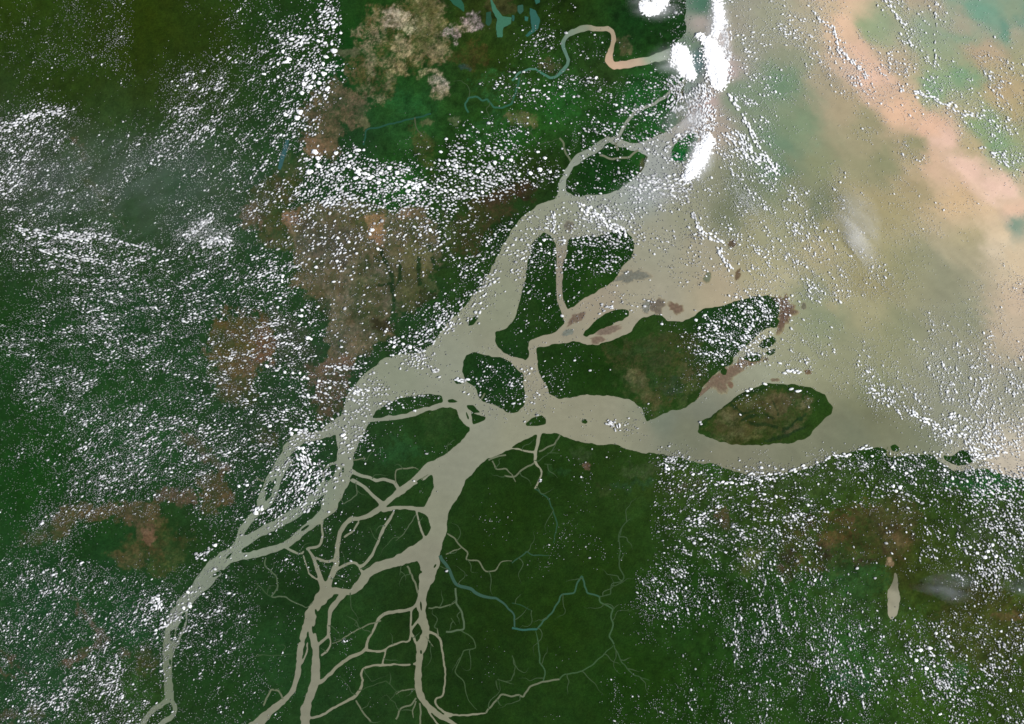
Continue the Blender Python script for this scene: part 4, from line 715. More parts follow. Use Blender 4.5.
HAND = [ # single clouds read off the photograph: x, y, width, height
 (334,51,7.5,5),(341,33,4,2.6),(334,27,6,4),(333,23,4,4),(300,37,6,3),(292,39,6,3.4),(289,59,6,4),(286,62,7,3.4),(283,52,4,4.4),(278,64,3.6,3.6),(281,40,4,2.4),(301,43,4.6,3.6),(318,41,5,3.6),(321,35,5,3),(325,43,4.6,3),(332,44,4,3),(324,74,6,5),(307,74,7,4),(314,77,5,6),(319,83,4.6,4.6),(304,84,5,5),(310,87,7,5),(327,89,5,5),(278,77,3.6,3.4),(264,74,5,2.6),(323,64,3.6,5),(326,57,5,4),
 (300,112,7,6),(297,118,6,5),(302,93,6,4),(286,115,5,4),(328,88,4,3.4),(315,152,8,5),(318,158,6,4),(336,153,5,4),(358,150,7,3.4),(364,150,4,3),(350,156,6,3.6),(310,172,8,6),(318,166,7,5),(332,169,5,4),(348,166,6,4),(389,168,6,4),(397,173,6,4),(356,178,7,4),(378,183,6,4),(408,185,5,3.4),(441,152,4,3),(448,164,4,4),(456,166,4.4,5),(495,163,5,5),(502,158,5,4),(478,171,5,5),(486,171,4,3),(511,160,4,4),(372,230,5,3.4),(370,234,4,3),(378,249,4,3),(408,191,6,4),(424,183,5,3.4),(338,238,4,3.4),(349,242,3.6,3),(337,261,3.4,3),(316,267,4,3),(283,276,4,5),(282,281,3.4,4.4),(302,310,4,3),(301,316,6,3),(308,338,7,3.4),(311,339,4,2.6),(403,344,4,3),(410,347,5,4),(391,342,4,3),(394,347,4,3.4),(416,350,4,2.6),(430,230,4,4),(417,218,3,3),(420,235,3,3),(382,221,3,3),
 (759,480,2.8,2.4),(746,482.5,4,3.4),(761,481,5,3.2),(770,479,4,3),(752,489,3.4,3),(764,494,4.6,2.4),(776,496.5,3.4,3.6),(753,505.5,3.4,2.4),(693,474.5,3.6,3),(721,520.5,3.2,3.2),(733,526.5,3.2,2.4),(694,510,3,2.4),(700.5,539,4.4,2.6),(754,519,3,2.6),(771,520,3,2.4),(711,521,2.4,2.2),(689,530,3,2.6),(695,526,2.8,2.4),(726,535.5,3,2.4),(744,537,3,2.6),(736,484,3,2.6),(741,483.5,2.4,3),(818,484,3,2.6),(900,487,5,4),(896,491,4,3.6),(906,473,4,3),(892,467,4,3),(872,456,4,3),(846,456,5,3),(922,503,3.4,2.6),(944,470,4,4),(952,478,4,4),(893,486,4,4),(808,505,3.4,3),(801,514,3.4,3),(793,516,3.4,3.4),(815,580,3.2,3.4),(797,561,3,2.6),(857,568,3.2,2.6),(875,578,3.4,2.8),(886,543,3.4,2.6),(988,551,5,4),(985,557,5,4),(977,553,4,4),(992,545,4,4),(996,556,5,4),(1010,551,4,3),(970,547,4,3),(936,633,4,3),(934,666,3.4,3.2),(920,650,5,4),(930,648,6,4),(916,660,5,4),(926,668,5,4),(948,636,4,3),(1001,631,3.6,3.2),(1010,690,4,4),(940,714,4,3),(977,687,4.6,2.6),(972,688,4,2.4),(990,658,3.6,2.6),
 (566,33,3.4,2.6),(535,46,3,2.6),(551,48,2.6,2.6),(596,78,4,3),(590,78,2.4,2),(560,87,4,3),(573,80,3.4,2.4),(533,90,4,3),(548,99,3.6,2.6),(521,97,4,3),(538,152,4,3),(540,170,6,5),(530,173,6,4.4),(519,174,4,4),(550,172,4,3),(545,158,5,3),(514,145,3,2.6),(621,113,2.6,2.4),(600,90,2.6,2.4),(616,105,3,2.4),(574,97,3,2.4),
 (544,240,4,3.4),(549,253,4,3),(540,244,3.6,3),(516,262,3,2.6),(562,316,3,2.6),(521,331,3,2.6),(662,324,3.4,2.8),(705,315,4,2.6),(696,320,4,3),(708,325,3.6,4),(699,328,3.4,3.4),(699,334,3,3),(716,328,3,3),(736,324,3.4,3.4),(742,306,4,3),(736,297,4,3),(727,351,4.4,3),(703,337,3,3),(712,342,3,3),(731,316,3,3),(745,317,3,2.6),(751,308,3,2.6),(722,334,3,2.6),(765,384,6,2.6),(747,391,4,2.6),(751,389,4,2.6),(791,389,4,2.2),(798,391,7,2.6),(700,422,2.4,2),(701,424,2.4,2),(592,449,1.8,1.8),(581,477,1.9,1.9),(694,543,3,3),
 (300,373,4,3.4),(304,377,4,3),(267,366,5,3.4),(285,372,4,3),(293,373,4,3),(330,388,3.6,3),(319,381,4,3),(308,395,3,3),(343,435,6,3.4),(345,438,4,3),(355,427,3.4,2.6),(343,465,3,2.6),(303,448,4.6,4),(299,448,4,4),(292,434,4,4),(270,426,5,3),(329,512,3,2.4),(414,481,2,1.6),(385,519,1.9,1.9),(270,534,3,2),(256,513,6,5),(262,509,4,4),
 (188,592,4,3),(190,606,5,4),(184,608,4,4),(207,597,3.6,2.6),(215,569,3,2.6),(165,624,4,3),(156,630,5,3),(215,545,5,4),(247,485,4,3),(239,486,4,3),(205,560,3,2),(229,593,3.4,2.6),(170,593,3,2)]
I0 = (np.array([(1,0,0),(-1,0,0),(0,1,0),(0,-1,0),(0,0,1),(0,0,-1)], float), np.array([(0,2,4),(2,1,4),(1,3,4),(3,0,4),(2,0,5),(1,2,5),(3,1,5),(0,3,5)]))
T0 = []   # cloud shapes: lumpy, flat underneath
def ico(sub):
    bm = __import__('bmesh').new(); __import__('bmesh').ops.create_icosphere(bm, subdivisions=sub, radius=1)
    v = np.array([tuple(x.co) for x in bm.verts]); f = np.array([[q.index for q in p.verts] for p in bm.faces]); bm.free(); return v, f
I1, I2, I3 = ico(1), ico(2), ico(3)
def lumpy(base, seed, amp=.35, fr=1.3):
    v, f = base; rr = np.random.default_rng(seed); o = rr.uniform(0, 50, 3)
    n = vnoise(v[:, 0]*fr+o[0]+v[:, 2]*.7*fr, v[:, 1]*fr+o[1]-v[:, 2]*.5*fr, seed)-.5
    n2 = vnoise(v[:, 0]*fr*2.3+o[2], v[:, 1]*fr*2.3+o[1]+v[:, 2]*1.7, seed+5)-.5
    q = v*(1+amp*2*n+amp*n2)[:, None]; q[:, 2] = np.where(q[:, 2] < 0, q[:, 2]*.35, q[:, 2]); return q, f
TS = [lumpy(I2, k, .42, 1.0) for k in range(16)]
TB = [lumpy(I3, k+40, .38, 1.5) for k in range(14)]; TH = [lumpy(I3, k+80, .30, 2.2) for k in range(8)]
cl = []       # x, y, w, h, angle
cellh = {}
def freep(x, y, d, f=.78):
    i, j = int(x//5), int(y//5)
    for a in (i-1, i, i+1):
        for b in (j-1, j, j+1):
            for (u, v, e) in cellh.get((a, b), ()):
                if (u-x)**2+(v-y)**2 < (f*(d+e)/2)**2: return False
    return True
def put(x, y, w_, h_, a, f=.78):
    d = (w_+h_)/2
    if not freep(x, y, d, f): return False
    cellh.setdefault((int(x//5), int(y//5)), []).append((x, y, d)); cl.append((x, y, w_, h_, a)); return True
for x, y, w_, h_ in HAND: put(x, y, w_, h_, random.uniform(-.2, .2), .2)
for pts, hw, dg, sz in LINES:
    L = sum(math.hypot(b[0]-a[0], b[1]-a[1]) for a, b in zip(pts[:-1], pts[1:]))
    n = int(L*hw*2*(dg/9)**1.2*(.36 if pts[0][0] > 760 or pts[0][0] < 120 else .55)/(sz*sz*.5))+2
    for _ in range(n*2):
        t = random.random()*L
        for a, b in zip(pts[:-1], pts[1:]):
            l = math.hypot(b[0]-a[0], b[1]-a[1])
            if t <= l: break
            t -= l
        t = min(1, t/(l+1e-6)); o = random.gauss(0, .5)*hw*1.3; nx, ny = -(b[1]-a[1])/(l+1e-6), (b[0]-a[0])/(l+1e-6)
        s = sz*random.uniform(.7, 1.4); an = math.atan2(-(b[1]-a[1]), b[0]-a[0])
        put(a[0]+(b[0]-a[0])*t+nx*o, a[1]+(b[1]-a[1])*t+ny*o, s*1.25, s*.8, an, .62)
NC = 640000
px = rng.uniform(-60, 1084, NC); py = rng.uniform(-60, 784, NC)
dg = samp(GC, px+rng.normal(0, 3, NC), py+rng.normal(0, 3, NC), 16, 724/48.0); an = np.radians(samp(AN, px, py, 128, 90.5)); sz = samp(SZ, px, py, 128, 90.5)
u = px*np.cos(an)-py*np.sin(an); v = px*np.sin(an)+py*np.cos(an)
def street(x, y, ang, seed):      # streaks and rows along a slowly turning direction, blended from fixed directions
    a = np.mod(np.degrees(ang), 180)/22.5; k0 = np.floor(a).astype(int) % 8; fr = a-np.floor(a); s1 = np.zeros(len(x)); s2 = np.zeros(len(x))
    for k in range(8):
        wt = np.where(k0 == k, 1-fr, 0)+np.where((k0+1) % 8 == k, fr, 0); m = wt > .02
        if not m.any(): continue
        t = math.radians(22.5*k); uu = x[m]*math.cos(t)-y[m]*math.sin(t); vv = x[m]*math.sin(t)+y[m]*math.cos(t)
        s1[m] += wt[m]*(fbm(uu, vv*4, 34, 3, seed, .6)-.5); s2[m] += wt[m]*(fbm(uu/3.4, vv, 4.6, 2, seed+40, .5)-.5)
    return s1*1.15, s2*1.15
stk_, row = street(px, py, an, 500); blob = fbm(px, py, 11, 3, 520)-.5
seaw = np.clip((px-640)/60, 0, 1)*(py < 470+np.clip((px-900)/100, 0, 1)*5)
dens = dg/9.0*(1+1.3*stk_+1.3*blob)*(1+.5*seaw)+.035*seaw*(dg > .3)
dens = np.clip(dens, 0, 1)*np.clip(1+2.3*row, .15, 1.8)
seam = ((px < 134) & (py < 75)).astype(float); dens *= np.where((px > 134) & (px < 160) & (py < 55), .05, 1); dens *= np.where((px > 341) & (px < 400) & (py < 60), 0, 1)
dens *= np.where((px < 635) & (px > 560) & (py > 570) & (py < 600), 0, 1)*np.where((px > 123) & (px < 160) & (py > 650) & (py < 700), .3, 1)
dens = np.clip(dens, 0, 1)
keep = rng.uniform(0, 1, NC) < np.clip(dens**1.3*np.where(seaw > .5, 1.15, np.where(px < 300, 1.5, 1.15)), 0, 1)
bright = np.clip(.55+.75*dens, .5, 1.25)
for i in np.flatnonzero(keep):
    s = sz[i]*math.exp(random.gauss(-.12, .33))*bright[i]*(.62 if px[i] > 300 else .60)*(1-.16*seaw[i])
    s = min(s, 3.0)
    e = random.uniform(1.0, 1.9) if px[i] > 300 else random.uniform(1.2, 2.4)
    put(px[i], py[i], s*e**.5, s/e**.5, an[i]+random.gauss(0, .25), .98 if dens[i] < .8 else .8)
for i in range(2600):     # faint specks everywhere between
    x, y = random.uniform(-40, 1064), random.uniform(-40, 764)
    g = samp(GC, np.array([x]), np.array([y]), 16, 724/48.0)[0]
    if random.random() < min(1, .02+g*.22): put(x, y, random.uniform(.7, 1.2), random.uniform(.6, .9), random.uniform(0, 3), .8)
print('clouds', len(cl))
def cmat(name, base=.93, nz=.0):
    m = bpy.data.materials.new(name); m.use_nodes = True; nt = m.node_tree; b = nt.nodes['Principled BSDF']
    b.inputs['Base Color'].default_value = (base, base, base*.995, 1); b.inputs['Roughness'].default_value = 1; b.inputs['Specular IOR Level'].default_value = 0
    n = nt.nodes.new('ShaderNodeTexNoise'); n.inputs['Scale'].default_value = 2.2; n.inputs['Detail'].default_value = 5
    tc = nt.nodes.new('ShaderNodeTexCoord'); nt.links.new(tc.outputs['Object'], n.inputs['Vector'])
    bp = nt.nodes.new('ShaderNodeBump'); bp.inputs['Strength'].default_value = .2; bp.inputs['Distance'].default_value = .25
    nt.links.new(n.outputs['Fac'], bp.inputs['Height']); nt.links.new(bp.outputs[0], b.inputs['Normal'])
    tr = nt.nodes.new('ShaderNodeBsdfTranslucent'); tr.inputs['Color'].default_value = (base, base, base, 1)
    mix = nt.nodes.new('ShaderNodeMixShader'); mix.inputs[0].default_value = .12
    nt.links.new(b.outputs[0], mix.inputs[1]); nt.links.new(tr.outputs[0], mix.inputs[2]); nt.links.new(mix.outputs[0], nt.nodes['Material Output'].inputs['Surface'])
    return m
M_cloud = cmat('cloud_droplets', .97); M_thin = cmat('thin_small_cloud', .95); nt_ = M_thin.node_tree; at_ = nt_.nodes.new('ShaderNodeAttribute'); at_.attribute_name = 'tint'; nt_.links.new(at_.outputs['Color'], nt_.nodes['Principled BSDF'].inputs['Base Color'])
ZB = .38      # cloud base, km
def shape(tmpl, w_, h_, a, z=None):
    q, f = tmpl; rx, ry = w_*KM/2, h_*KM/2; rz = (z if z else .30*(w_+h_)*KM/2+.10)
    X = q[:, 0]*rx; Y = q[:, 1]*ry; ca, sa = math.cos(a), math.sin(a)
    return np.stack([X*ca-Y*sa, X*sa+Y*ca, q[:, 2]*rz], -1), f
ar = sorted(range(len(cl)), key=lambda i: -cl[i][2]*cl[i][3]*(1 if (2 < cl[i][0] < 1022 and 2 < cl[i][1] < 722) else 0))
NI = 294
ind, rest = ar[:NI], ar[NI:]
def scatter(x, y, w_, h_, a, z, rz, temps):
    n = len(x); which = rng.integers(0, len(temps), n); Vs, Fs, off = [], [], 0
    for t, (q, f) in enumerate(temps):
        m = np.flatnonzero(which == t)
        if not len(m): continue
        X0, Y0 = W(x[m], y[m]); ca, sa = np.cos(a[m])[:, None], np.sin(a[m])[:, None]
        X = q[None, :, 0]*(w_[m]*KM/2)[:, None]; Y = q[None, :, 1]*(h_[m]*KM/2)[:, None]; Z = q[None, :, 2]*rz[m][:, None]
        P = np.stack([X*ca-Y*sa+X0[:, None], X*sa+Y*ca+Y0[:, None], Z+z[m][:, None]], -1).reshape(-1, 3)
        Vs.append(P); Fs.append((f[None]+(np.arange(len(m))*len(q))[:, None, None]).reshape(-1, 3)+off); off += len(P)
    return np.concatenate(Vs), np.concatenate(Fs)
A = np.array([cl[i] for i in rest]); mean = (A[:, 2]+A[:, 3])/2
small = mean < 1.55
flip = rng.integers(0, 2, len(A))*math.pi
TO = []
for k in range(10):
    q = I0[0]*rng.uniform(.7, 1.15, 6)[:, None]; q[5, 2] = -.35; TO.append((q, I0[1]))
parts = []
for m, tt in ((small, TO), (~small, TS)):
    B = A[m]; parts.append(scatter(B[:, 0], B[:, 1], B[:, 2], B[:, 3], B[:, 4]+flip[m], ZB+rng.uniform(-.05, .12, len(B)), .30*mean[m]*KM+.08, tt))
# finest shreds between the puffs
NS = 330000; sx = rng.uniform(-50, 1074, NS); sy = rng.uniform(-50, 774, NS); sg = samp(GC, sx, sy, 16, 724/48.0)/9; sa_ = np.radians(samp(AN, sx, sy, 128, 90.5))
ks = np.flatnonzero(sg > .08); sx, sy, sg, sa_ = sx[ks], sy[ks], sg[ks], sa_[ks]; NS = len(sx); s1_, s2_ = street(sx, sy, sa_, 500)
west = np.clip((330-sx)/120, .30, 1); sd_ = np.clip(sg*(1+1.4*s1_+1.5*s2_+2*(fbm(sx, sy, 7, 3, 611)-.5)), 0, 1)
m = rng.uniform(0, 1, NS) < sd_**1.2*west*.45; n = m.sum(); L_ = rng.uniform(.5, 1.3, n)
parts.append(scatter(sx[m], sy[m], L_, L_*rng.uniform(.3, .8, n), sa_[m]+rng.normal(0, .3, n), ZB+rng.uniform(-.1, .2, n), np.full(n, .04), TO))
VA, FA, off = [], [], 0
TN = []
for (V_, F_), nv, lo, hi in zip(parts, (6, 42, 6), (.24, .34, .28), (.70, .86, .55)):
    VA.append(V_); FA.append(F_+off); off += len(V_)
    tn = np.repeat(lo+(hi-lo)*rng.uniform(0, 1, len(V_)//nv)**(.75 if nv == 42 else 1.1), nv); tn = np.where((V_[:, 0] > 190*KM) & (V_[:, 1] > -95*KM), tn*.45+.55, tn); TN.append(tn)
TN = np.concatenate(TN)[:, None]*np.array([[.98, .99, 1.0]])
link('cloud_field', new_mesh('cloud_field', np.concatenate(VA), np.concatenate(FA), TN, M_thin, True), 'thousands of tiny white puff clouds scattered in streaks over forest and sea', 'clouds', kind='stuff')
LMK = [(310,60,'the left edge of the northern pinkish savanna'),(400,50,'the northern pinkish savanna'),(300,110,'the upper end of the brown strip beside the savanna'),(320,165,'the dense cloud band above the middle savanna'),(390,175,'the dense cloud band above the middle savanna'),(375,230,'the peach coloured bare patch'),(330,240,'the dark part of the middle savanna'),(420,220,'the top right of the middle savanna'),(460,170,'the dark wood left of the river mouth'),(540,165,'the bend of the small northern channel'),(600,170,'the cloud dotted northern island'),(600,35,'the S shaped northern river'),(540,100,'the bright green northern wood'),(585,215,'the cloud line below the northern island'),(650,195,'the shallow bay beside the northern island'),(595,270,'the right twin island'),(535,300,'the left twin island'),(715,325,'the cloudy north end of the great island'),(640,370,'the great island middle'),(765,410,'the oval island'),(495,385,'the round forest island'),(405,340,'the north-western river bank'),(310,310,'the lower left edge of the middle savanna'),(240,345,'the round brown patch'),(290,380,'the brown patches left of the river bend'),(340,400,'the left bank of the river bend'),(300,460,'the cloudy western side channel'),(255,510,'the loop of the western side channel'),(190,600,'the braided far western river'),(250,480,'the brown patch left of the side channel'),(120,460,'the dense western cloud deck'),(70,240,'the bright western cloud wedge'),(190,100,'the north-western cloud patch'),(20,150,'the far north-western cloud patch'),(215,235,'the bluish cloud patch left of the savanna'),(100,670,'the dense south-western clouds'),(50,590,'the far left clouds'),(720,520,'the reddish clearings of the southern woods'),(660,590,'the sharp edged cloud patch in the southern woods'),(750,620,'the south-eastern green woods'),(760,480,'the southern shore below the oval island'),(890,480,'the cloudy bulge of the southern coast'),(840,540,'the brown south-eastern marshes'),(960,460,'the bushy coastal island'),(985,550,'the crowded clouds near the right edge'),(893,595,'the pale tan lake'),(925,655,'the white cloud knot in the south-east'),(990,690,'the lower right corner'),(820,580,'the green south-eastern meadows'),(930,430,'the long cloud line off the southern coast'),(980,440,'the thick cloud clump off the southern coast'),(760,150,'the thin arched cloud line over the bay'),(715,240,'the cloud streak beside the dark shoal'),(720,110,'the pinkish shallows below the cloud bank'),(860,80,'the peach coloured sediment streak'),(930,110,'the peach streak crossed by clouds'),(990,70,'the teal corner of the sea'),(800,30,'the tan sea at the top'),(850,230,'the faint white veil over the sea'),(950,330,'the olive open sea'),(880,390,'the sea above the southern coast'),(1000,390,'the speckled sea at the right edge'),(345,435,'the main channel west of the large delta island'),(560,230,'the head of the narrow twin island channel'),(680,140,'the small green coastal island')]
cnt = {}; info = []
for i in ind:
    x, y, w_, h_, a = cl[i]; q = min(LMK, key=lambda q: math.hypot(q[0]-x, q[1]-y))
    info.append((i, q, math.hypot(q[0]-x, q[1]-y)))
grp = {}
for t in info: grp.setdefault(t[1][2], []).append(t)
ORD = ['nearest','second nearest','third nearest','fourth nearest','fifth nearest','sixth nearest','seventh nearest','eighth nearest','ninth nearest','tenth nearest','eleventh nearest','twelfth nearest']
def say(i, lm, k, n, dr):
    x, y, w_, h_, a = cl[i]; e = max(w_, h_)/min(w_, h_)
    sh = 'round' if e < 1.2 else 'oval' if e < 1.6 else 'long'
    s = 'large' if w_*h_ > 24 else 'middling' if w_*h_ > 13 else 'small'
    t = '%s %s white puff cloud %s of %s' % (s, sh, dr, lm)
    if n > 1: t = '%s %s puff cloud, %s one %s of %s' % (s, sh, ORD[min(k, 11)], dr, lm)
    if len(t.split()) > 16: t = t.replace(s+' '+sh+' ', '', 1)
    if len(t.split()) > 16: t = t.replace('puff ', '', 1).replace(' one ', ' ', 1)
    return t
for g, lst in grp.items():
    by = {}
    for t in lst:
        x, y = cl[t[0]][:2]; by.setdefault(compass(x-t[1][0], y-t[1][1]), []).append(t)
    for dr, ls in by.items():
        ls.sort(key=lambda t: t[2])
        for k, t in enumerate(ls):
            i = t[0]; x, y, w_, h_, a = cl[i]; X, Y = W(x, y)
            VV, FF, of = [], [], 0; m = 1 if w_*h_ < 9 else 2 if w_*h_ < 16 else random.randint(3, 5); tb = TB
            for j in range(m):
                sc_ = 1 if m == 1 else (.82 if j == 0 else random.uniform(.42, .62)); th = random.uniform(0, 6.28); rr = 0 if j == 0 else random.uniform(.32, .55)
                q, f = shape(tb[(i+j*3) % 14], w_*sc_, h_*sc_, a+random.uniform(-.4, .4)); q = q+np.array([math.cos(th)*rr*w_*KM/2*1.0, math.sin(th)*rr*h_*KM/2, 0])
                VV.append(q); FF.append(f+of); of += len(q)
            link('cloud', new_mesh('cloud', np.concatenate(VV), np.concatenate(FF), None, M_cloud, True), say(i, g, k, len(ls), dr), 'cloud', 'separate white puff clouds', loc=(float(X), float(Y), ZB+random.uniform(0, .1)))
M_mass = cmat('deep_cloud', .99)
M_mass.node_tree.nodes['Mix Shader'].inputs[0].default_value = 0
# towering cloud masses of the north coast: one mesh each from many billows
def mass(name, spine, label, seed, lump=5.5, n=60, zt=2.2, nsm=0):
    r_ = random.Random(seed); VV, FF, of = [], [], 0
    X0, Y0 = W(sum(p[0] for p in spine)/len(spine), sum(p[1] for p in spine)/len(spine))
    for k, p in enumerate(spine):
        q, f = shape(TH[(k+seed) % 8], p[2]*1.75, p[2]*1.6, k, .6); X, Y = W(p[0], p[1]); VV.append(q+np.array([X-X0, Y-Y0, 0])); FF.append(f+of); of += len(q)
    for j in range(n*3):
        k = r_.randrange(len(spine)); p = spine[k]; q_ = spine[min(k+1, len(spine)-1)]; t = r_.random()
        cx, cy, rr = [p[m]*(1-t)+q_[m]*t for m in range(3)]
        th = r_.uniform(0, 6.28); d = rr*math.sqrt(r_.random())*(.95 if j % 3 else 1.35); s = lump*r_.uniform(.55, 1.25)*(1.25-.7*min(1, d/rr))
        if j >= n: d = rr*(.7+abs(r_.gauss(0, .42))); s = r_.uniform(.5, 1.7)*(1.5 if d < rr else 1)
        q, f = shape(TB[(j+seed) % 14] if s < 4.5 and j < n else TS[j % 16] if j >= n else TH[(j+seed) % 8], s, s*r_.uniform(.7, 1.1), r_.uniform(0, 3), .28+.14*max(0, 1-d/rr))
        X, Y = W(cx+math.cos(th)*d, cy+math.sin(th)*d)
        VV.append(q+np.array([X-X0, Y-Y0, .75*max(0, 1-d/rr)])); FF.append(f+of); of += len(q)
    return link(name, new_mesh(name, np.concatenate(VV), np.concatenate(FF), None, M_mass, True), label, 'cloud', 'towering white cloud masses on the northern coast', loc=(float(X0), float(Y0), ZB+.1))
m_top = mass('cloud_bank', [(663,0,6.5),(657,7,7.2),(650,11,5.2),(645,6,5.2)], 'large white cloud mass with frayed edges cut by the top edge, over dark coast', 1, 3.6, n=150)
m_round = mass('cloud_bank', [(677,49,5),(680,54,8.5),(683,61,10),(686,68,8.5),(691,75,4.5)], 'rounded brilliant white cloud mass sitting over the mouth of the curving northern river', 2, 3.6, n=260)
m_big = mass('cloud_bank', [(708,40,4),(711,47,7),(715,56,10.5),(717,66,11.5),(718,76,9.5),(719,84,5)], 'largest brilliant white cloud mass, right of the rounded one, over pinkish shallows', 3, 3.8, n=420)
m_col = mass('cloud_bank', [(717,-2,4.6),(718,8,5.4),(719,18,5.6),(718,27,4.4),(715,34,3)], 'narrow upright white cloud column hanging down from the top edge of the sea', 4, 3.0, 160)
m_slant = mass('cloud_bank', [(709,137,3.9),(706,146,7.2),(701,155,8.5),(697,164,8.5),(692,171,6.5),(687,177,3.2)], 'slanting white cloud mass leaning right, beside the small green coastal island', 5, 3.4, 230)
m_tuft = mass('cloud_bank', [(698,35,2.9),(703,39,4.2),(707,44,2.6)], 'small lilac white cloud tuft between the two big bright masses', 6, 2.2, 40, 1.0)
def vol(name, poly, label, cat, dens, z0, h, seed, color=(1,1,1), nscale=.16, thr=.48, rot=0, squash=3.2, parent=None):
    P = chaikin(chaikin(poly)); n = len(P); cx = sum(p[0] for p in P)/n; cy = sum(p[1] for p in P)/n; P = [(cx+(p[0]-cx)*1.25, cy+(p[1]-cy)*1.25) for p in P]; X0, Y0 = W(cx, cy); V = []
    prof = [(.01, 0), (.6, 0), (.9, .15), (1, .5), (.9, .85), (.6, 1), (.01, 1.01)]
    for s, z in prof:
        for p in P: X, Y = W(cx+(p[0]-cx)*s, cy+(p[1]-cy)*s); V.append((X-X0, Y-Y0, z*h))
    F = [(r_*n+(i+1) % n, r_*n+i, (r_+1)*n+i, (r_+1)*n+(i+1) % n) for r_ in range(len(prof)-1) for i in range(n)]
    m = bpy.data.materials.new(name); m.use_nodes = True; nt = m.node_tree; nt.nodes.remove(nt.nodes['Principled BSDF']); N = nt.nodes.new; L = nt.links
    pv = N('ShaderNodeVolumePrincipled'); pv.inputs['Color'].default_value = tuple(color)+(1,)
    tc = N('ShaderNodeTexCoord'); mp = N('ShaderNodeMapping'); mp.vector_type = 'TEXTURE'; mp.inputs['Rotation'].default_value = (0, 0, -rot); mp.inputs['Scale'].default_value = (squash, 1, 1)
    nz = N('ShaderNodeTexNoise'); nz.inputs['Scale'].default_value = nscale; nz.inputs['Detail'].default_value = 5; nz.inputs['Roughness'].default_value = .6
    sub = N('ShaderNodeVectorMath'); sub.operation = 'SUBTRACT'; sub.inputs[1].default_value = (.5, .5, .5)
    ml = N('ShaderNodeVectorMath'); ml.operation = 'MULTIPLY'; ml.inputs[1].default_value = (2, 2, 0); ln = N('ShaderNodeVectorMath'); ln.operation = 'LENGTH'
    r1 = N('ShaderNodeMapRange'); r1.inputs['From Min'].default_value = 1.0; r1.inputs['From Max'].default_value = .0; r1.interpolation_type = 'SMOOTHSTEP'
    r2 = N('ShaderNodeMapRange'); r2.inputs['From Min'].default_value = thr-.12; r2.inputs['From Max'].default_value = thr+.22
    mu = N('ShaderNodeMath'); mu.operation = 'MULTIPLY'; m2 = N('ShaderNodeMath'); m2.operation = 'MULTIPLY'; m2.inputs[1].default_value = dens
    L.new(tc.outputs['Object'], mp.inputs[0]); L.new(mp.outputs[0], nz.inputs['Vector']); L.new(nz.outputs['Fac'], r2.inputs['Value'])
    L.new(tc.outputs['Generated'], sub.inputs[0]); L.new(sub.outputs[0], ml.inputs[0]); L.new(ml.outputs[0], ln.inputs[0]); L.new(ln.outputs['Value'], r1.inputs['Value'])
    L.new(r1.outputs[0], mu.inputs[0]); L.new(r2.outputs[0], mu.inputs[1]); L.new(mu.outputs[0], m2.inputs[0]); L.new(m2.outputs[0], pv.inputs['Density']); L.new(pv.outputs[0], nt.nodes['Material Output'].inputs['Volume'])
    link(name, new_mesh(name, np.array(V), np.array(F), None, m), None if parent else label, None if parent else cat, parent=parent, loc=(float(X0)-(parent.location.x if parent else 0), float(Y0)-(parent.location.y if parent else 0), z0-(parent.location.z if parent else 0)))
def veil(name, poly, label, cat, dens, z0, h, seed, color=(.96,.97,1), nscale=.12, thr=.45, rot=0, squash=3.0, parent=None):
    # thousands of fine drifting shreds, each far smaller than a puff cloud
    rg = np.random.default_rng(seed); P = np.array(poly, float); P = P.mean(0)+(P-P.mean(0))*1.22; x0, y0 = P.min(0); x1, y1 = P.max(0); c0 = P.mean(0); X0, Y0 = W(*c0)
    area = (x1-x0)*(y1-y0); n = int(area*dens*38)
    x = rg.uniform(x0-5, x1+5, n); y = rg.uniform(y0-5, y1+5, n)
    ins = np.zeros(n, bool); d = np.full(n, 1e9)
    for a, b in zip(P, np.roll(P, -1, 0)):
        cnd = (a[1] > y) != (b[1] > y); ins ^= cnd & (x < (b[0]-a[0])*(y-a[1])/(b[1]-a[1]+1e-9)+a[0])
        t = np.clip(((x-a[0])*(b[0]-a[0])+(y-a[1])*(b[1]-a[1]))/((b-a)**2).sum(), 0, 1); d = np.minimum(d, np.hypot(x-a[0]-t*(b[0]-a[0]), y-a[1]-t*(b[1]-a[1])))
    wdt = min(x1-x0, y1-y0); edge = np.clip(np.where(ins, d, -d)/(wdt*.30)+(fbm(x, y, 8, 3, seed+3)-.5)*.8, 0, 1)
    U = x*math.cos(rot)+y*math.sin(rot); V = -x*math.sin(rot)+y*math.cos(rot)
    ns = np.clip((fbm(U/squash, V, 9, 4, seed)-thr+.2)*2.4, 0, 1)
    k = rg.uniform(0, 1, n) < edge**1.5*ns
    m = int(k.sum()); L = rg.uniform(.5, 2.2, m)
    VV, FF = scatter(x[k], y[k], L, rg.uniform(.10, .24, m), -rot+rg.normal(0, .18, m), rg.uniform(0, h, m), np.full(m, .015), TO); VV = VV-np.array([X0, Y0, 0])
    link(name, new_mesh(name, VV, FF, None, M_veil, True), label if not parent else None, cat if not parent else None, parent=parent, loc=(float(X0)-(parent.location.x if parent else 0), float(Y0)-(parent.location.y if parent else 0), z0-(parent.location.z if parent else 0)))
M_veil = cmat('thin_ice_cloud', .97); M_smoke = cmat('wood_smoke', .5)
vol('thin_veil', [(828,190),(842,186),(866,200),(880,218),(876,232),(880,256),(884,276),(874,280),(860,256),(840,232),(830,210)], 'thin white comma shaped veil over the open sea', 'veil cloud', .62, 2.5, 1.2, 21, rot=.95, thr=.42)
veil('thin_veil', [(716,180),(736,176),(756,190),(768,222),(752,226),(730,206)], 'pale thin cloud veil over the bay below the slanting white mass', 'veil cloud', .12, 2.5, .6, 22, rot=.9)
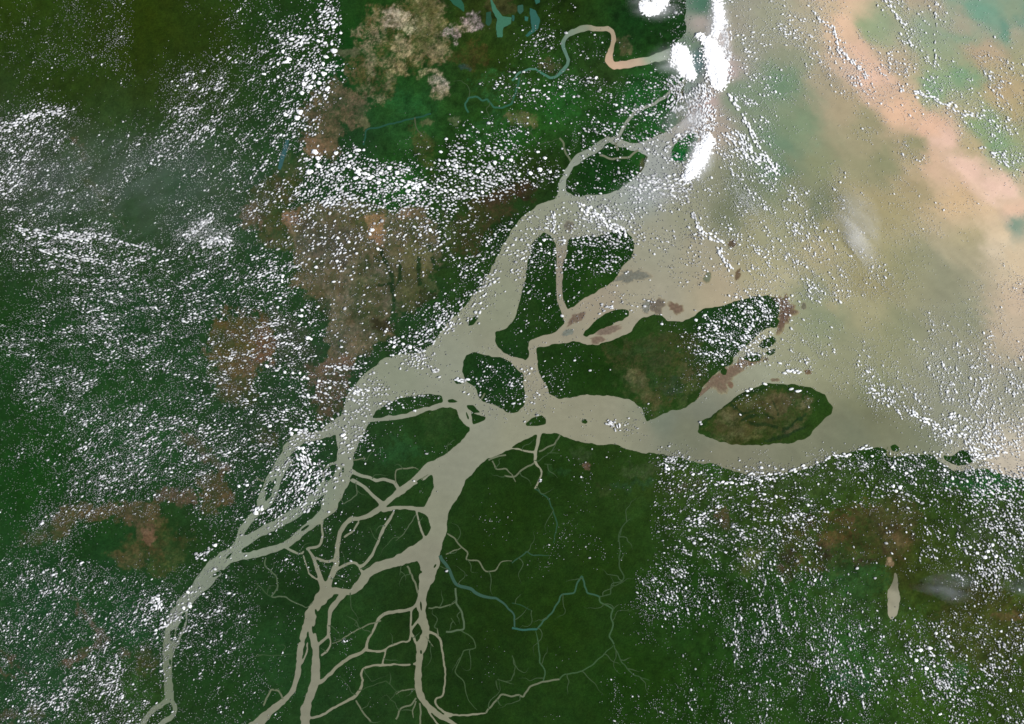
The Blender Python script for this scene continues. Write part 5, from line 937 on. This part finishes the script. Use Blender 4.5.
vol('frayed_fringe', [(632,-14),(680,-14),(682,10),(664,22),(636,22),(626,8)], 'blue white frayed veil around the cloud mass at the top edge', 'veil cloud', .85, .5, 1.3, 23, parent=m_top)
vol('frayed_fringe', [(644,52),(672,42),(698,48),(702,70),(690,82),(664,76)], 'lilac veil fringing the rounded bright cloud mass', 'veil cloud', .85, .5, 1.3, 24, parent=m_round)
vol('frayed_fringe', [(704,26),(710,-10),(728,-10),(730,36),(734,80),(722,92),(706,86),(704,60)], 'soft white veil around the largest bright cloud mass', 'veil cloud', .85, .5, 1.3, 25, thr=.38, rot=1.3, parent=m_big)
vol('frayed_fringe', [(682,170),(690,146),(702,134),(716,136),(714,164),(702,186),(686,186)], 'soft veil trailing from the slanting white cloud mass', 'veil cloud', .85, .5, 1.3, 26, thr=.4, rot=-1.1, parent=m_slant)
vol('thin_veil', [(656,124),(684,100),(708,92),(712,108),(690,134),(664,146)], 'lilac streaky veil over the muddy shore between the cloud masses', 'veil cloud', .8, .5, 1.2, 27, rot=-.7)
vol('thin_veil', [(610,192),(650,172),(694,176),(700,194),(660,206),(620,212)], 'bluish white haze veil over the shallow bay beside the northern island', 'veil cloud', .3, .4, .9, 28, thr=.35)
veil('thin_veil', [(176,234),(204,212),(232,226),(240,248),(214,254),(186,246)], 'bluish veil over the cloud patch left of the middle savanna', 'veil cloud', .05, .4, .5, 29, thr=.3, rot=-.6)
vol('smoke_plume', [(908,586),(926,580),(960,566),(978,578),(982,598),(954,606),(940,596)], 'thin blue grey smoke plume drifting right of the pale tan lake', 'smoke', .34, .6, 1.0, 30, color=(.86,.92,1), thr=.46, rot=.3)
vol('smoke_plume', [(1000,580),(1030,572),(1050,590),(1024,598),(1006,592)], 'thin blue grey smoke plume at the right edge of the southern land', 'smoke', .28, .6, 1.0, 31, color=(.86,.92,1), thr=.46, rot=.2)
vol('thin_veil', [(-10,120),(60,110),(140,150),(200,110),(250,130),(262,190),(250,240),(200,258),(120,232),(40,226),(-20,220)], 'broad faint blue grey haze spread over the north-western forest', 'veil cloud', .065, 1.6, 1.4, 41, color=(.88,.94,1), thr=.40, rot=-.5)  # air haze over the forest, added as a thin volume, not cirrus
#CE
# ---------------------------------------------------------------- light and camera
sc = bpy.context.scene
wd = bpy.data.worlds.new('World'); sc.world = wd; wd.use_nodes = True; nt = wd.node_tree
EL, AZ = math.radians(52), math.radians(112)     # sun from the east-south-east: shadows fall to the left and a little up
sk = nt.nodes.new('ShaderNodeTexSky'); sk.sky_type = 'NISHITA'; sk.sun_disc = False; sk.sun_elevation = EL; sk.sun_rotation = AZ
bg = nt.nodes['Background']; bg.inputs['Strength'].default_value = .07; nt.links.new(sk.outputs[0], bg.inputs['Color'])
sl = bpy.data.lights.new('sun', 'SUN'); sl.energy = 5; sl.angle = math.radians(.5); sl.color = (1, .97, .93)
so = bpy.data.objects.new('sun', sl); C.objects.link(so); so.location = (60, -30, 120)
from mathutils import Vector
d = Vector((math.sin(AZ)*math.cos(EL), math.cos(AZ)*math.cos(EL), math.sin(EL)))
so.rotation_euler = d.to_track_quat('Z', 'Y').to_euler()
cam = bpy.data.cameras.new('camera'); co = bpy.data.objects.new('camera', cam); C.objects.link(co)
co.location = (0, 0, 900); cam.sensor_width = 36; cam.lens = 36*900/(1024*KM); cam.clip_start = 1; cam.clip_end = 9000
sc.camera = co
sc.render.engine = 'CYCLES'; sc.cycles.filter_width = 1.6; sc.cycles.volume_bounces = 6; sc.cycles.max_bounces = 10; sc.cycles.volume_step_rate = 2
sc.render.resolution_x = 1024; sc.render.resolution_y = 724
sc.view_settings.view_transform = 'Standard'; sc.view_settings.look = 'None'; sc.view_settings.gamma = 1; sc.view_settings.exposure = 0
